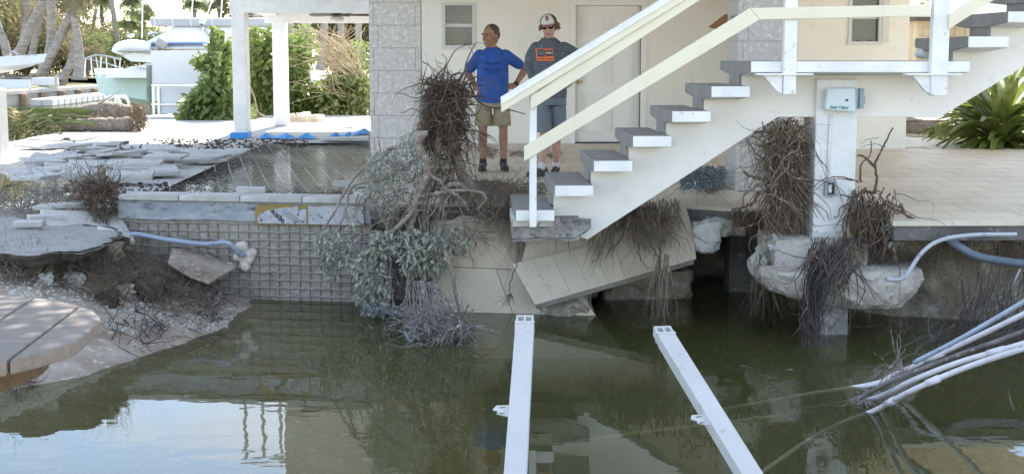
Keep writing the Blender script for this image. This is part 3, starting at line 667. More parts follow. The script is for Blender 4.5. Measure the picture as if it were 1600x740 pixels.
hr.prism([a0, a1, a2, a3], (0, .16, 0)); hr.build('handrail', 'cream_paint', ST, bevel=.01)
hr = MB(); c0, c1 = a0 + Vector((0, -.012, .003)), a1 + Vector((0, -.012, .003)); hr.prism([c0, c1, c1 + Vector((0, 0, -.035)), c0 + Vector((0, 0, -.035))], (0, .011, 0)); hr.prism([c0 + Vector((0, 0, .001)), c1 + Vector((0, 0, .001)), c1 + Vector((0, 0, .02)), c0 + Vector((0, 0, .02))], (0, .18, 0)); hr.build('rail_cap', 'white_paint', ST)
board('lower_rail', [(819, 229), (819, 252), (1187, 31), (1172, 13)], YP - .031, .03, 'cream_paint')
board('lower_rail', [(1172.5, 13), (1187.5, 31), (1454, 25), (1454, 7)], YP - .031, .03, 'cream_paint')
board('lower_rail', [(1483, 24), (1483, 46), (1640, -56), (1640, -80)], YP - .031, .03, 'cream_paint')

# ================================================================ PIER under the landing
def rock_mb(c, d, seed, amp=.12, n=7, freq=1.6, flat=0, rot=None, rnd_=.28):
    b = MB(); c = Vector(c)
    me = bmesh.new(); bmesh.ops.create_cube(me, size=1); bmesh.ops.subdivide_edges(me, edges=me.edges[:], cuts=n, use_grid_fill=True)
    for v in me.verts:
        p = v.co.copy(); q = p * 2; L_ = max(abs(q.x), abs(q.y), abs(q.z)); sph = q.normalized() * .62
        p = p.lerp(sph, rnd_); w3 = Vector((p.x * d[0], p.y * d[1], p.z * d[2])) / max(d); p += p.normalized() * noise.fractal(w3 * freq * 1.6 + Vector((seed, seed * 2.1, 0)), .9, 2.0, 4) * amp * .8
        p = Vector((p.x * d[0], p.y * d[1], p.z * d[2])); 
        v.co = (rot @ p if rot else p) + c
    me.verts.ensure_lookup_table(); b.add([v.co for v in me.verts], [tuple(v.index for v in f.verts) for f in me.faces]); me.free(); return b
PY = 12.2; PI_ = thing('concrete_pier', (X(1308, PY), PY + .22, 0), 'white square pier standing on a broken concrete footing in the water beneath the landing', 'pier')
p0, p1 = X(1277, PY), X(1342, PY); zp = aY(1300, 384, PY).z
b = MB(); b.span((p0, PY, zp), (p1, PY + .45, zs[6] - .152)); b.build('shaft', 'white_paint', PI_, bevel=.012)
b = MB(); b.grid(lambda u, v: (p0 - .012 + (p1 - p0 + .024) * u, PY - .012 - .01 * noise.noise(Vector((u * 8, v * 6, 1))), zp + .001 + (.12 + .04 * noise.noise(Vector((u * 6, 0, 3)))) * v), 24, 8)
b.grid(lambda u, v: (p0 - .012 - .01 * noise.noise(Vector((u * 8, v * 6, 4))), PY - .012 + .46 * u, zp + .001 + (.12 + .04 * noise.noise(Vector((0, u * 6, 3)))) * v), 24, 8); b.build('worn_base', 'dirty_paint', PI_, smooth=True)
b = MB(); b.tube([(p0 + .125, PY - .012, aY(1300, 178, PY).z), (p0 + .11, PY - .012, aY(1300, 284, PY).z)], .013, 8); b.build('conduit', 'white_paint', PI_, smooth=True)
x0, x1 = X(1222, 12.0), X(1356, 12.0); zt = aY(1300, 380, 12.0).z; zb = aY(1300, 420, 12.0).z
rock_mb(((x0 + x1) / 2 - .08, 12.35, (zt + zb) / 2), (x1 - x0 - .1, .75, zt - zb + .06), 5, .03, 10, rnd_=.05).build('plinth', 'pale_concrete', PI_)
rock_mb((x1 - .06, 12.2, (zt + zb) / 2 - .01), (.22, .4, zt - zb + .02), 8, .05, 5, rnd_=.06).build('plinth_block', 'pale_concrete', PI_)
s0_, s1_ = X(1196, 11.9), X(1456, 11.9); zt = aY(1330, 422, 11.75).z; zb = aY(1330, 486, 11.75).z
slab = MB(); sc_ = Vector(((s0_ + s1_) / 2, 12.25, 0)); hw = (s1_ - s0_) / 2; NA = 120; rings_ = []
for (k, zf) in ((0, 1), (.35, 1), (.62, 1), (.8, 1), (.92, 1), (.985, .96), (1.0, .84), (1.0, .66), (.985, .48), (.955, .32), (.91, .17), (.84, .06), (.7, .0), (.4, 0), (0, 0)):
    ring_ = []
    for a_ in range(NA):
        t = 2 * math.pi * a_ / NA; cx_ = math.copysign(abs(math.cos(t)) ** .62, math.cos(t)); cy_ = math.copysign(abs(math.sin(t)) ** .62, math.sin(t))
        o_ = 1 + .07 * noise.noise(Vector((math.cos(t) * 1.7, math.sin(t) * 1.7, 4))) + .03 * noise.noise(Vector((math.cos(t) * 6, math.sin(t) * 6, zf * 2)))
        x = sc_.x + hw * k * o_ * cx_; y = sc_.y + .62 * k * o_ * cy_; q_ = Vector((x * 7, y * 7, zf * 3))
        thick = (zt - zb) * (.62 + .38 * min(1, max(0, (x - s0_) / .8)) * (1 - .35 * max(0, (x - (s1_ - .35)) / .35)))
        ring_.append(Vector((x, y, zt - thick * (1 - zf))) + Vector((0, 0, .012 * noise.noise(q_ * .6))) + (Vector((cx_, cy_, -.3)) * (.022 * noise.fractal(q_, .8, 2.0, 4) + .008 * noise.noise(q_ * 5))) * (1 if .8 < k else .15))
    rings_.append(ring_)
slab.add([p for r_ in rings_ for p in r_], [(i * NA + j, i * NA + (j + 1) % NA, (i + 1) * NA + (j + 1) % NA, (i + 1) * NA + j) for i in range(len(rings_) - 1) for j in range(NA)])
slab.build('footing_slab', 'pale_concrete', PI_)
rock_mb((X(1305, 12), 12.0, -.2), (.26, .3, 1.3), 3, .02, 8, rnd_=.03).build('stub_column', 'concrete', PI_)
# rear pier foot in the void
b = rock_mb((X(1164, 14.2), 14.2, .1), (.3, .3, 1.5), 4, .05, 8); b.build('concrete_stump', 'dark_concrete', label='grey concrete stump in the dark void left of the white pier', cat='stump')
# irrigation control box, lid and back
bx0, bx1 = X(1293, PY - .12), X(1339, PY - .12); bz1, bz0 = aY(1310, 137, PY - .12).z, aY(1310, 176, PY - .12).z
CB = thing('control_box', ((bx0 + bx1) / 2, PY - .04, bz0), 'pale blue plastic irrigation control box with open lid on the white pier', 'control box')
b = MB(); b.prism([(bx0 - .005, PY - .1, bz0 + .02), (bx0 + .006, PY - .1, bz1 - .005), (bx1 - .01, PY - .135, bz1), (bx1, PY - .14, bz0)], (0, .06, .0)); b.build('lid', 'box_plastic', CB, bevel=.014)
bx2 = X(1352, PY - .05); b = MB(); b.span((bx0 + .03, PY - .035, bz0 + .04), (bx2 - .045, PY - .006, bz1 - .01)); b.build('case', 'box_plastic', CB, bevel=.004)
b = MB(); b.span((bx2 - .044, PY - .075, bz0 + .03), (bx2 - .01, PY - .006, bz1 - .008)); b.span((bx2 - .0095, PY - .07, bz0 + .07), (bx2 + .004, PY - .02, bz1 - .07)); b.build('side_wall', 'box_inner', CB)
b = MB(); b.span((bx1 - .01, PY - .043, bz0 + .045), (bx1 + .012, PY - .036, bz0 + .07)); b.build('wire_clip', 'black_plastic', CB)
b = MB(); kx = X(1325, PY - .14); b.tube([(kx, PY - .134, bz0 + .105), (kx, PY - .143, bz0 + .105)], .010, 10); b.build('lock', 'black_plastic', CB)
text_obj('lettering', 'Rain * Bird', .034, frame((bx0 + .105, PY - .1245, bz0 + .043), (1, -.14, -.04), (0, 0, 1)), 'teal_ink', CB, shear=.3, bold=.0006)
# outlet
oc = aY(1297, 294, PY - .03)
OB = thing('outlet_box', oc + Vector((0, 0, -.07)), 'small grey outlet box with black opening and white socket on the white pier', 'outlet')
b = MB(); b.span(oc + Vector((-.052, -.035, -.065)), oc + Vector((.052, .029, .065))); b.build('housing', 'grey_metal', OB, bevel=.006)
b = MB(); b.span(oc + Vector((-.03, -.0375, -.05)), oc + Vector((.03, -.0355, .052))); b.build('opening', 'black_plastic', OB)
b = MB(); b.span(oc + Vector((-.024, -.041, -.034)), oc + Vector((.004, -.038, .034))); b.build('socket', 'sash', OB, bevel=.003)

# ================================================================ COLLAPSED FLOOR SLABS leaning into the water
def slab_tiles(name, P, nu, nv, th, label, mats, gap=.001, joints=None, warp=.0):
    # P: four corners (bottom-left, bottom-right, top-right, top-left), bilinear
    P = [Vector(p) for p in P]; f = lambda u, v: P[0] * (1 - u) * (1 - v) + P[1] * u * (1 - v) + P[2] * u * v + P[3] * (1 - u) * v
    n = (P[1] - P[0]).cross(P[3] - P[0]).normalized()
    if n.y > 0: n = -n
    T = thing(name, sum(P, Vector()) / 4, label, 'slab')
    b = MB(); e = .012
    q = [f(e, e), f(1 - e, e), f(1 - e, 1 - e), f(e, 1 - e)]; b.prism([a - n * .018 for a in q], n * -th); b.build('bed', 'pale_concrete', T)
    for j in range(nv):
        v0, v1 = (j / nv, (j + 1) / nv) if joints is None else (joints[j], joints[j + 1])
        off = .5 if (j % 2 and nu > 2) else 0
        ks = [0] + [min(1, (k + 1 - off) / nu) for k in range(nu + (1 if off else 0))]
        for i in range(len(ks) - 1):
            u0, u1 = ks[i], ks[i + 1]
            if u1 - u0 < .02: continue
            g_ = gap; du = (P[1] - P[0]).length; dv = (P[3] - P[0]).length
            tl = [f(u0 + g_ / du, v0 + g_ / dv), f(u1 - g_ / du, v0 + g_ / dv), f(u1 - g_ / du, v1 - g_ / dv), f(u0 + g_ / du, v1 - g_ / dv)]
            h = random.uniform(0, .003)
            MB().prism([a + n * h for a in tl], n * -.018).build('tile', random.choice(mats), T)
    return T
random.seed(5)
slab_tiles('fallen_slab', [aY(836, 476, 12.55), aY(1088, 404, 12.75), aY(1080, 348, 13.0), aY(800, 412, 12.85)], 9, 1, .07, 'tilted beige travertine strip of fallen floor sloping into the water under the stairs', ['travertine_d', 'travertine_f', 'travertine_e'])
slab_tiles('fallen_slab', [aY(815, 411, 12.95), aY(1080, 350, 13.06), aY(1070, 318, 13.25), aY(830, 345, 13.25)], 5, 1, .07, 'upper beige piece of fallen floor right behind the tilted travertine strip', ['travertine_e', 'travertine_b'])
slab_tiles('fallen_slab', [aY(675, 560, 12.9), aY(985, 560, 12.55), aY(815, 345, 13.4), aY(672, 330, 13.55)], 3, 3, .07, 'pale stone-tiled slab leaning into the water beside the hanging tree roots', ['coral_stone', 'travertine_b', 'travertine_e', 'travertine_f'], joints=[0, .30, .62, 1], gap=.004)
for i, (px, py, Y, d, m, lb) in enumerate([(1104, 368, 12.95, (.24, .2, .26), 'pale_tile', 'white broken chunk of render beside the upper end of the fallen slab'), (1130, 352, 13.1, (.35, .3, .16), 'pale_concrete', 'grey broken slab edge just left of the brown root curtain'),
        (880, 474, 13.1, (.5, .5, .3), 'limestone', 'sandy rock at the waterline under the fallen travertine strip'), (1010, 450, 13.9, (.8, .5, .4), 'limestone', 'dark limestone lump in the void below the fallen strip'), (905, 440, 13.2, (.3, .3, .25), 'soil', 'clump of dark earth under the lower end of the fallen strip'),
        (1208, 400, 12.4, (.18, .2, .26), 'pale_concrete', 'small concrete piece left of the pier plinth'), (1075, 470, 15, (.9, .6, .4), 'limestone', 'low limestone hump at the back of the void')]):
    rock_mb(aY(px, py, Y), d, i * 3.3, .22, 7, 2).build('rubble', m, label=lb, cat='rubble')

# ================================================================ fallen aluminium railing posts in the foreground
def fallen_post(p_top, Yt, p_bot, Yb, wdt, label, brk, side):
    a = aY(*p_top, Yt); c = aY(*p_bot, Yb); d = (c - a); Ld = d.length * 1.12; d.normalize()
    sdv = d.cross(Vector((0, 0, 1))).normalized(); up_ = sdv.cross(d)
    if up_.z < 0: up_ = -up_
    T = thing('railing_post', a + d * Ld, label, 'post')
    mk = lambda s, l, u: a + sdv * s + d * l + up_ * u
    def bx(m, s0, s1, l0, l1, u0, u1): m.prism([mk(s0, l0, u0), mk(s1, l0, u0), mk(s1, l0, u1), mk(s0, l0, u1)], d * (l1 - l0)); return m
    h = wdt / 2
    bx(MB(), -h, h, .06, Ld, -.052, 0).build('beam', 'aluminium', T, bevel=.003)
    bx(bx(MB(), -h + .006, h - .006, .061, Ld, -.07, -.0525), -h - .003, -h - .0003, .07, Ld, -.05, -.006).build('channel', 'aluminium_side', T)
    bx(MB(), -h - .004, h + .004, .035, .0595, -.056, .004).build('collar', 'aluminium', T, bevel=.002)
    for s in (-h + .001, -.006, h - .013): bx(MB(), s, s + .012, -.02, .0345, -.05, .002).build('prong', 'aluminium', T)
    bx(MB(), -h + .001, h - .001, -.034, -.0205, -.05, .004).build('crossbar', 'aluminium', T)
    bx(MB(), -h + .014, h - .014, -.018, .03, -.048, -.03).build('socket', 'galv', T)
    # bracket tab
    l0 = brk; q = MB(); s = side
    q.prism([mk(s * h, l0, -.02), mk(s * (h + .06), l0 + .005, -.02), mk(s * (h + .075), l0 + .045, -.02), mk(s * (h + .05), l0 + .06, -.02), mk(s * (h + .055), l0 + .085, -.02), mk(s * h, l0 + .11, -.02)], up_ * .004)
    B = q.build('bracket', 'aluminium', T)
    for e in (.02, .078): MB().prism([mk(s * (h + .018), l0 + e, -.0155), mk(s * (h + .045), l0 + e + .004, -.0155), mk(s * (h + .045), l0 + e + .012, -.0155), mk(s * (h + .018), l0 + e + .008, -.0155)], up_ * .001).build('slot', 'dark_slot', B)
    return T
fallen_post((820, 497), 7.4, (804, 745), 5.85, .094, 'left of two fallen white railing posts jutting over the water, nearly upright in view', .93, 1)
fallen_post((1037, 514), 7.4, (1186, 755), 5.85, .094, 'right of two fallen white railing posts jutting over the water, slanting down right', .93, 1)
# the viewer's own dock the posts hang from
b = MB(); 
DK = thing('dock', (0, 2, 0), 'weathered plank dock that the photographer stands on, below the frame', 'dock')
for k in range(12): MB().span((-6 , 5.1 - k * .3 - .28, .40), (6, 5.1 - k * .3, .44)).build('plank', 'plank_wood', DK)
for x in (-5, -2, 1.5, 5): MB().span((x - .12, 4.6, -1.5), (x + .12, 4.84, .399)).build('pile', 'stained_wood', DK)

# ================================================================ picnic table, near left
TC = Vector((-1.86, 4.38, 1.5)); RX = .735
TB = thing('picnic_table', (TC.x, TC.y, .44), 'round weathered plank picnic table top at the near left corner', 'table')
pd = Vector((math.cos(R(92)), math.sin(R(92)), 0)); pn = Vector((-pd.y, pd.x, 0))
pwid = .196
for k in range(-4, 4):
    a, c = k * pwid + .004, (k + 1) * pwid - .004
    a2, c2 = max(a, -RX + .02), min(c, RX - .02)
    if c2 - a2 < .02: continue
    lo = [];
    for i in range(13):
        t = a2 + (c2 - a2) * i / 12; lo.append((t, math.sqrt(max(0, RX * RX - t * t))))
    pts = [TC + pn * t + pd * s for t, s in lo] + [TC + pn * t - pd * s for t, s in reversed(lo)]
    MB().prism([p + Vector((0, 0, -.042)) for p in pts], (0, 0, .042 + random.uniform(0, .002))).build('plank', 'plank_wood', TB, bevel=.006)
b = MB(); n_ = 40; ri = RX - .16
ring = [TC + Vector((ri * math.cos(2 * math.pi * i / n_), ri * math.sin(2 * math.pi * i / n_), -.13)) for i in range(n_)]
for i in range(n_): b.prism([ring[i], ring[(i + 1) % n_], ring[(i + 1) % n_].lerp(TC + Vector((0, 0, -.13)), .06), ring[i].lerp(TC + Vector((0, 0, -.13)), .06)], (0, 0, .087))
b.build('apron', 'stained_wood', TB)
b = MB(); b.tube([TC + Vector((0, 0, -.05)), (TC.x, TC.y, .44)], .08, 10); b.build('pedestal', 'stained_wood', TB)

# ================================================================ PIPES
def pipe(name, pts, r, m, label, cat='pipe', n=10, joints=()):
    q = arc(pts, 8); T = None
    b = MB(); b.tube(q, r, n)
    if joints:
        T = thing(name, q[0], label, cat); b.build('pipe_run', m, T, smooth=True)
        for j in joints:
            i = int(j * (len(q) - 19 if cat == 'pipe' and len(q) > 40 else len(q) - 3)); c = MB(); c.tube([q[i], q[i + 1], q[i + 2]], r * 1.28, n); c.build('coupling', m, T, smooth=True)
        return T
    return b.build(name, m, smooth=True, label=label, cat=cat)
e = W(sx(380), .43, -.02)
pipe('pipe', [aY(150, 360, 13.7), aY(188, 366, 13.75), aY(215, 366, 13.8), aY(260, 374, 13.75), aY(320, 381, 13.65), aY(355, 379, 13.6), W(sx(378), .45, -.06), W(sx(383), .47, .02)], .024, 'pipe_blue', 'pale blue water pipe crossing the gridded pool wall', joints=(.3,))
pipe('conduit', [aY(1385, 436, 11.5), aY(1412, 433, 11.52), aY(1440, 395, 11.6), aY(1470, 375, 11.66), aY(1520, 367, 11.68), aY(1588, 366, 11.7)], .018, 'pipe_grey', 'thin grey conduit arching up off the broken footing slab', 'conduit')
pipe('cable_duct', [aY(1478, 370, 11.78), aY(1500, 386, 11.7), aY(1535, 402, 11.6), aY(1610, 413, 11.4), aY(1700, 420, 11)], .035, 'slate_cable', 'thick dark slate pipe sagging below the right patio edge', 'pipe')
pipe('conduit', [aY(1594, 420, 11.6), aY(1585, 440, 11.6), aY(1578, 466, 11.7)], .008, 'pipe_grey', 'short thin grey wire hanging at the right edge below the thick dark pipe', 'conduit', 6)
def bundle(pts, r, m, label, joints=()):
    if pts[-1].z > .5: pts = pts + [pts[-1] + (pts[-1] - pts[-2]) * 2.2, pts[-1] + (pts[-1] - pts[-2]) * 3.4 + Vector((.6, 1.5, -.9))]
    return pipe('pvc_pipe', pts, r, m, label, 'pipe', 10, joints)
zz = aZ
bundle([aY(1428, 566, 9.2), aY(1500, 529, 9.0), aY(1600, 471, 8.7), aY(1750, 380, 8.3)], .016, 'pipe_blue', 'uppermost thin blue-grey pipe of the bundle at the lower right')
bundle([zz(1130, 640, -.35), zz(1250, 618, -.12), zz(1362, 600, .02), aY(1400, 584, 10.0), aY(1500, 538, 9.6), aY(1600, 490, 9.2), aY(1780, 400, 8.7)], .0185, 'pipe_white', 'upper white plastic pipe of the bundle, bent where it enters the water', (.62,))
bundle([zz(1150, 658, -.4), zz(1250, 640, -.15), zz(1335, 624, .0), aY(1390, 596, 9.2), aY(1500, 553, 8.9), aY(1600, 517, 8.6), aY(1780, 440, 8.1)], .016, 'pipe_dark', 'dark scaly pipe running between the white pipes of the bundle')
bundle([zz(1150, 660, -.4), zz(1260, 642, -.15), zz(1362, 623, .0), aY(1430, 592, 8.9), aY(1500, 565, 8.7), aY(1600, 536, 8.4), aY(1780, 480, 7.9)], .018, 'pipe_white', 'middle white plastic pipe of the bundle in the water at right', (.8,))
bundle([zz(1160, 760, -.45), zz(1250, 696, -.3), zz(1310, 663, -.12), zz(1366, 641, .02), aY(1420, 612, 8.6), aY(1500, 577, 8.4), aY(1600, 544, 8.1), aY(1780, 490, 7.7)], .018, 'pipe_white', 'lowest white plastic pipe of the bundle, curving down into the water', (.5, .66))
bundle([zz(900, 690, -.5), zz(1000, 676, -.34), zz(1120, 662, -.3), zz(1200, 650, -.3)], .016, 'pipe_algae', 'algae-coated pipe lying submerged between the two fallen posts')

# ================================================================ ROOTS, TWIGS AND LEAVES
rnd = random.Random(11)
U = rnd.uniform
def rv(s=1.0): return Vector((U(-s, s), U(-s, s), U(-s, s)))
def strand(b, p, d, ln, r, seg=6, jit=.35, grav=0.0, n=3, fork=0.0, r1=.15):
    p = Vector(p); d = Vector(d).normalized(); seg = max(seg, 5); st = ln / seg; pts = [p.copy()]; cv = rv(.55 * jit); r = r * (U(.35, 1.0) if U(0, 1) < .9 else 1.9)
    for i in range(seg):
        cv = cv * .8 + rv(.42 * jit); d = (d + cv + Vector((0, 0, -grav * .8))).normalized(); p = p + d * st * U(.75, 1.25); pts.append(p.copy())
        if (fork and U(0, 1) < fork and i > 0) or (not fork and ln > .18 and i == 2 and U(0, 1) < .3): strand(b, p, d + rv(.8), ln * .45, r * .6, 5, jit, grav, n, 0)
    b.tube(pts, [max(.0009, r * (1 - (1 - r1) * (k / seg) ** .8)) for k in range(len(pts))], n, cap=False); return pts
def limb(b, pts, r0, r1, n=8, k=7, wob=.006):
    q = arc(pts, k); q = [p + rv(wob) for p in q]; b.tube(q, [r * U(.88, 1.12) for r in taper(r0, r1, len(q))], n); return q
def leaf(b, p, d, s, w=.38, m=0):
    d = Vector(d).normalized(); sd_ = d.cross(rv()).normalized(); mid = p + d * s * .5 + rv(s * .08)
    b.add([p, mid + sd_ * s * w * .5, p + d * s, mid - sd_ * s * w * .5], [(0, 1, 2, 3)], m)
def snakes(b, src, n, ln, r, dirf, wob=.05, sides=5):
    for _ in range(n):
        p = Vector(src()); d = Vector(dirf()).normalized(); L_ = U(*ln); pts = [p.copy()]
        for i in range(6): d = (d + rv(.75) + Vector((0, 0, -.12))).normalized(); p = p + d * L_ / 6; pts.append(p.copy())
        q = arc(pts, 3); r0 = U(*r); b.tube(q, [max(.0012, r0 * (1 - .85 * (k / (len(q) - 1)) ** .7) * U(.85, 1.15)) for k in range(len(q))], sides, cap=False)
def box3(px0, px1, py0, py1, Y0, Y1): return lambda: aY(U(px0, px1), U(py0, py1), U(Y0, Y1))
def ell(cx, cy, rx, ry, Y0, Y1):
    def f():
        a = U(0, 2 * math.pi); r = math.sqrt(U(0, 1)); return aY(cx + rx * r * math.cos(a), cy + ry * r * math.sin(a), U(Y0, Y1))
    return f
def tangle(b, src, n, ln, r, seg=6, jit=.5, grav=0, dirf=None, sides=3, fork=0):
    for _ in range(n): strand(b, src(), dirf() if dirf else rv(), U(*ln), U(*r), seg, jit, grav, sides, fork)
def foliage(b, src, n, s, down=.6, w=.38, wind=Vector()):
    for _ in range(n):
        p = src(); d = rv() + Vector((0, 0, -down)) + wind; leaf(b, p, d, U(s * .6, s * 1.2), w)
down = lambda s=.35: (lambda: Vector((U(-s, s), U(-s, s), -1)))
P_ = lambda pts, Y: [aY(x, y, Y + (rest[0] if rest else 0)) for x, y, *rest in pts]

# ---- the big uprooted tree hanging over the patio edge
TR = thing('uprooted_tree', aY(690, 320, 13.2), 'large uprooted tree hanging roots-up over the patio edge with silvery leaves trailing in the water', 'tree')
b = MB()
limb(b, P_([(668, 150), (662, 195), (664, 235)], 13.4), .06, .05)
limb(b, P_([(663, 205), (653, 226), (663, 246), (667, 272), (657, 298), (647, 324), (640, 358), (628, 375)], 13.0), .042, .03)
limb(b, P_([(700, 175), (704, 215), (713, 245), (724, 275), (741, 300)], 13.3), .058, .05)
limb(b, P_([(686, 215), (683, 250), (672, 285), (664, 320), (662, 345), (667, 375)], 13.15), .03, .022)
limb(b, P_([(676, 304), (702, 298), (741, 298), (760, 309), (745, 328)], 12.95), .02, .01)
limb(b, P_([(702, 298), (716, 306), (727, 318), (731, 330)], 12.94), .013, .006)
limb(b, P_([(728, 297), (715, 288), (700, 290), (692, 305), (688, 330)], 13.05), .03, .02)
limb(b, P_([(665, 262), (675, 275), (690, 285), (692, 305)], 12.98), .018, .012)
limb(b, P_([(627, 230), (608, 233), (595, 249), (572, 259), (546, 288), (523, 330), (504, 362)], 13.15), .02, .009)
limb(b, P_([(640, 262), (595, 281), (552, 291), (539, 330), (528, 362)], 13.1), .02, .008)
limb(b, P_([(645, 330), (627, 350), (603, 368), (594, 378)], 12.95), .026, .016)
limb(b, P_([(697, 395), (708, 430), (713, 465), (724, 508)], 12.75), .019, .015)
limb(b, P_([(724, 500), (714, 508), (706, 498), (694, 504)], 12.7), .012, .006)
limb(b, P_([(576, 205), (580, 250), (590, 285)], 13.3), .006, .004)
limb(b, P_([(595, 335), (603, 350), (612, 375)], 13.2), .022, .014)
b.build('trunk', 'bark', TR, smooth=True)
b = MB()
for _ in range(17):
    x = U(600, 700); yy = U(300, 340); x2 = 640 + (x - 640) * .75 + U(-14, 14)
    limb(b, [aY(x, yy, U(12.9, 13.3)), aY((x + x2) / 2 + U(-8, 8), 400, U(12.9, 13.2)), aY(x2, U(470, 520), U(12.5, 12.9))], U(.006, .014), U(.003, .006), 4, 6, .01)
tangle(b, box3(590, 720, 250, 400, 12.9, 13.4), 260, (.2, .55), (.003, .007), 6, .45, .25)
tangle(b, ell(610, 300, 60, 60, 13.0, 13.4), 90, (.2, .5), (.003, .006), 6, .4, .1)
for k in range(30): strand(b, aY(U(720, 750), U(330, 380), U(12.8, 13.1)), (1, U(-.5, .5), U(-.8, .6)), U(.2, .5), .005, 6, .5, 0, 3, .3)
b.build('branch', 'bark', TR, smooth=False)
b = MB()     # root ball at the top, dense and dark brown
tangle(b, ell(698, 165, 30, 44, 13.1, 13.7), 200, (.12, .32), (.003, .007), 6, .8, .1)
for _ in range(34):
    p = ell(705, 158, 28, 34, 13.2, 13.6)(); c = aY(695, 175, 13.4); strand(b, p, (p - c).normalized() + rv(.6), U(.12, .34), U(.003, .006), 6, .55, 0, 3, .25)
tangle(b, ell(700, 150, 36, 24, 13.05, 13.5), 620, (.08, .26), (.0015, .005), 7, .9, .1); tangle(b, ell(716, 190, 16, 34, 13.1, 13.4), 240, (.08, .26), (.0015, .005), 7, .8, .3); tangle(b, ell(668, 190, 10, 40, 13.1, 13.4), 200, (.1, .3), (.0015, .004), 7, .6, .5)
tangle(b, ell(676, 135, 16, 16, 13.1, 13.3), 120, (.1, .25), (.003, .006), 6, .7, .1)
tangle(b, box3(662, 740, 190, 232, 13.1, 13.5), 160, (.15, .4), (.003, .006), 6, .5, .4)
tangle(b, box3(680, 700, 195, 290, 13.1, 13.4), 130, (.15, .4), (.003, .006), 6, .4, .6)
snakes(b, ell(698, 160, 30, 40, 13.05, 13.35), 70, (.25, .7), (.006, .015), lambda: rv()); snakes(b, box3(665, 735, 190, 240, 13.05, 13.3), 40, (.3, .8), (.004, .010), down(.6))
b.build('root_ball', 'root', TR)
b = MB()
for pts, r in (([(733, 132), (744, 155), (760, 166), (785, 170), (820, 178)], .011), ([(700, 130), (722, 128), (745, 133), (764, 132)], .006), ([(700, 145), (735, 152), (760, 150)], .008), ([(715, 180), (745, 178), (752, 158)], .007), ([(660, 96), (672, 104), (690, 120)], .006),
               ([(696, 130), (700, 115), (698, 100)], .007), ([(720, 150), (738, 140), (742, 120), (738, 108)], .005), ([(728, 190), (740, 205), (748, 222)], .005), ([(660, 130), (664, 112), (668, 100)], .006), ([(705, 140), (712, 118), (722, 108)], .006)):
    limb(b, P_(pts, 13.2), r, r * .4, 5, 6, .004)
b.build('long_root', 'dark_root', TR)
rock_mb(aY(697, 182, 13.45), (.26, .28, .42), 9, .5, 9, 3.2).build('root_soil', 'soil', TR)
b = MB()
foliage(b, ell(602, 282, 34, 50, 12.95, 13.3), 1500, .05, .9, .3)
foliage(b, ell(642, 245, 26, 40, 13.0, 13.3), 650, .048, 1, .28)
for cx, cy, rx, ry, n in ((512, 378, 22, 24, 260), (519, 408, 15, 26, 190), (548, 390, 8, 30, 70)): foliage(b, ell(cx, cy, rx, ry, 12.9, 13.25), int(n * 1.1), .068, .9, .4)
for cx, cy, rx, ry, n in ((598, 380, 24, 22, 240), (576, 418, 24, 34, 430), (588, 455, 22, 32, 400), (566, 452, 14, 20, 120), (640, 378, 44, 22, 420), (672, 396, 30, 36, 420), (646, 410, 20, 22, 150), (712, 372, 22, 24, 170), (545, 340, 8, 20, 30)):
    foliage(b, ell(cx, cy, rx, ry, 12.75, 13.15), int(n * 1.15), .068, .9, .42)
b.build('foliage', 'silver_leaf', TR, recalc=False)
b = MB()
tangle(b, ell(684, 512, 54, 34, 11.5, 12.3), 520, (.12, .4), (.003, .007), 6, .5, .1, None, 3, .15)
for _ in range(60):
    a = U(-1, 1) ** 3 if U(0, 1) < .5 else U(-1, 1); limb(b, [aY(660 + 24 * a, 440, 12.6), aY(670 + 40 * a, 482, 12.2), aY(684 + 52 * a + U(-8, 8), 520 + U(-16, 24), U(11.6, 12.0))], U(.004, .007), .002, 4, 4, .012)
tangle(b, box3(690, 740, 475, 530, 12.3, 12.8), 60, (.15, .4), (.004, .008), 6, .35, .3, down(.5))
b.build('trailing_twigs', 'ash_twig', TR)
b = MB(); foliage(b, ell(670, 518, 38, 26, 11.6, 12.1), 420, .06, .4, .3); foliage(b, ell(600, 484, 34, 8, 12.6, 13.1), 380, .07, .1, .25); foliage(b, ell(728, 525, 10, 24, 11.7, 12.0), 80, .07, .9, .3)
b.build('soaked_leaves', 'grey_leaf', TR, recalc=False)

# ---- mats of roots and soil along the floor edge
def mat_of_roots(name, label, cat, parts, m='root', group=None):
    b = MB()
    for src, n, ln, r, seg, jit, grav, dr in parts: tangle(b, src, n, ln, r, seg, jit, grav, dr)
    return b.build(name, m, label=label, cat=cat, group=group)
mat_of_roots('root_mat', 'brown mat of fine roots on the floor edge between the tree and the first step', 'roots', [
    (lambda: aZ(U(700, 850), U(285, 312), FL + U(0, .1)), 1500, (.08, .28), (.002, .0045), 5, .6, .15, None),
    (box3(735, 835, 290, 312, 13.1, 13.4), 300, (.12, .45), (.002, .005), 6, .35, .7, down(.6)),
    (lambda: aZ(U(690, 800), U(287, 300), FL + U(.05, .16)), 500, (.06, .2), (.002, .004), 5, .8, .1, None), (box3(800, 832, 300, 320, 13.1, 13.3), 90, (.3, .8), (.002, .005), 8, .22, .3, down(.3))], 'fibre')
rock_mb(aZ(738, 297, FL + .0), (.7, .35, .16), 21, .3, 8, 3).build('soil_clump', 'soil', label='dark mound of soil on the floor edge at the foot of the hanging tree', cat='soil')
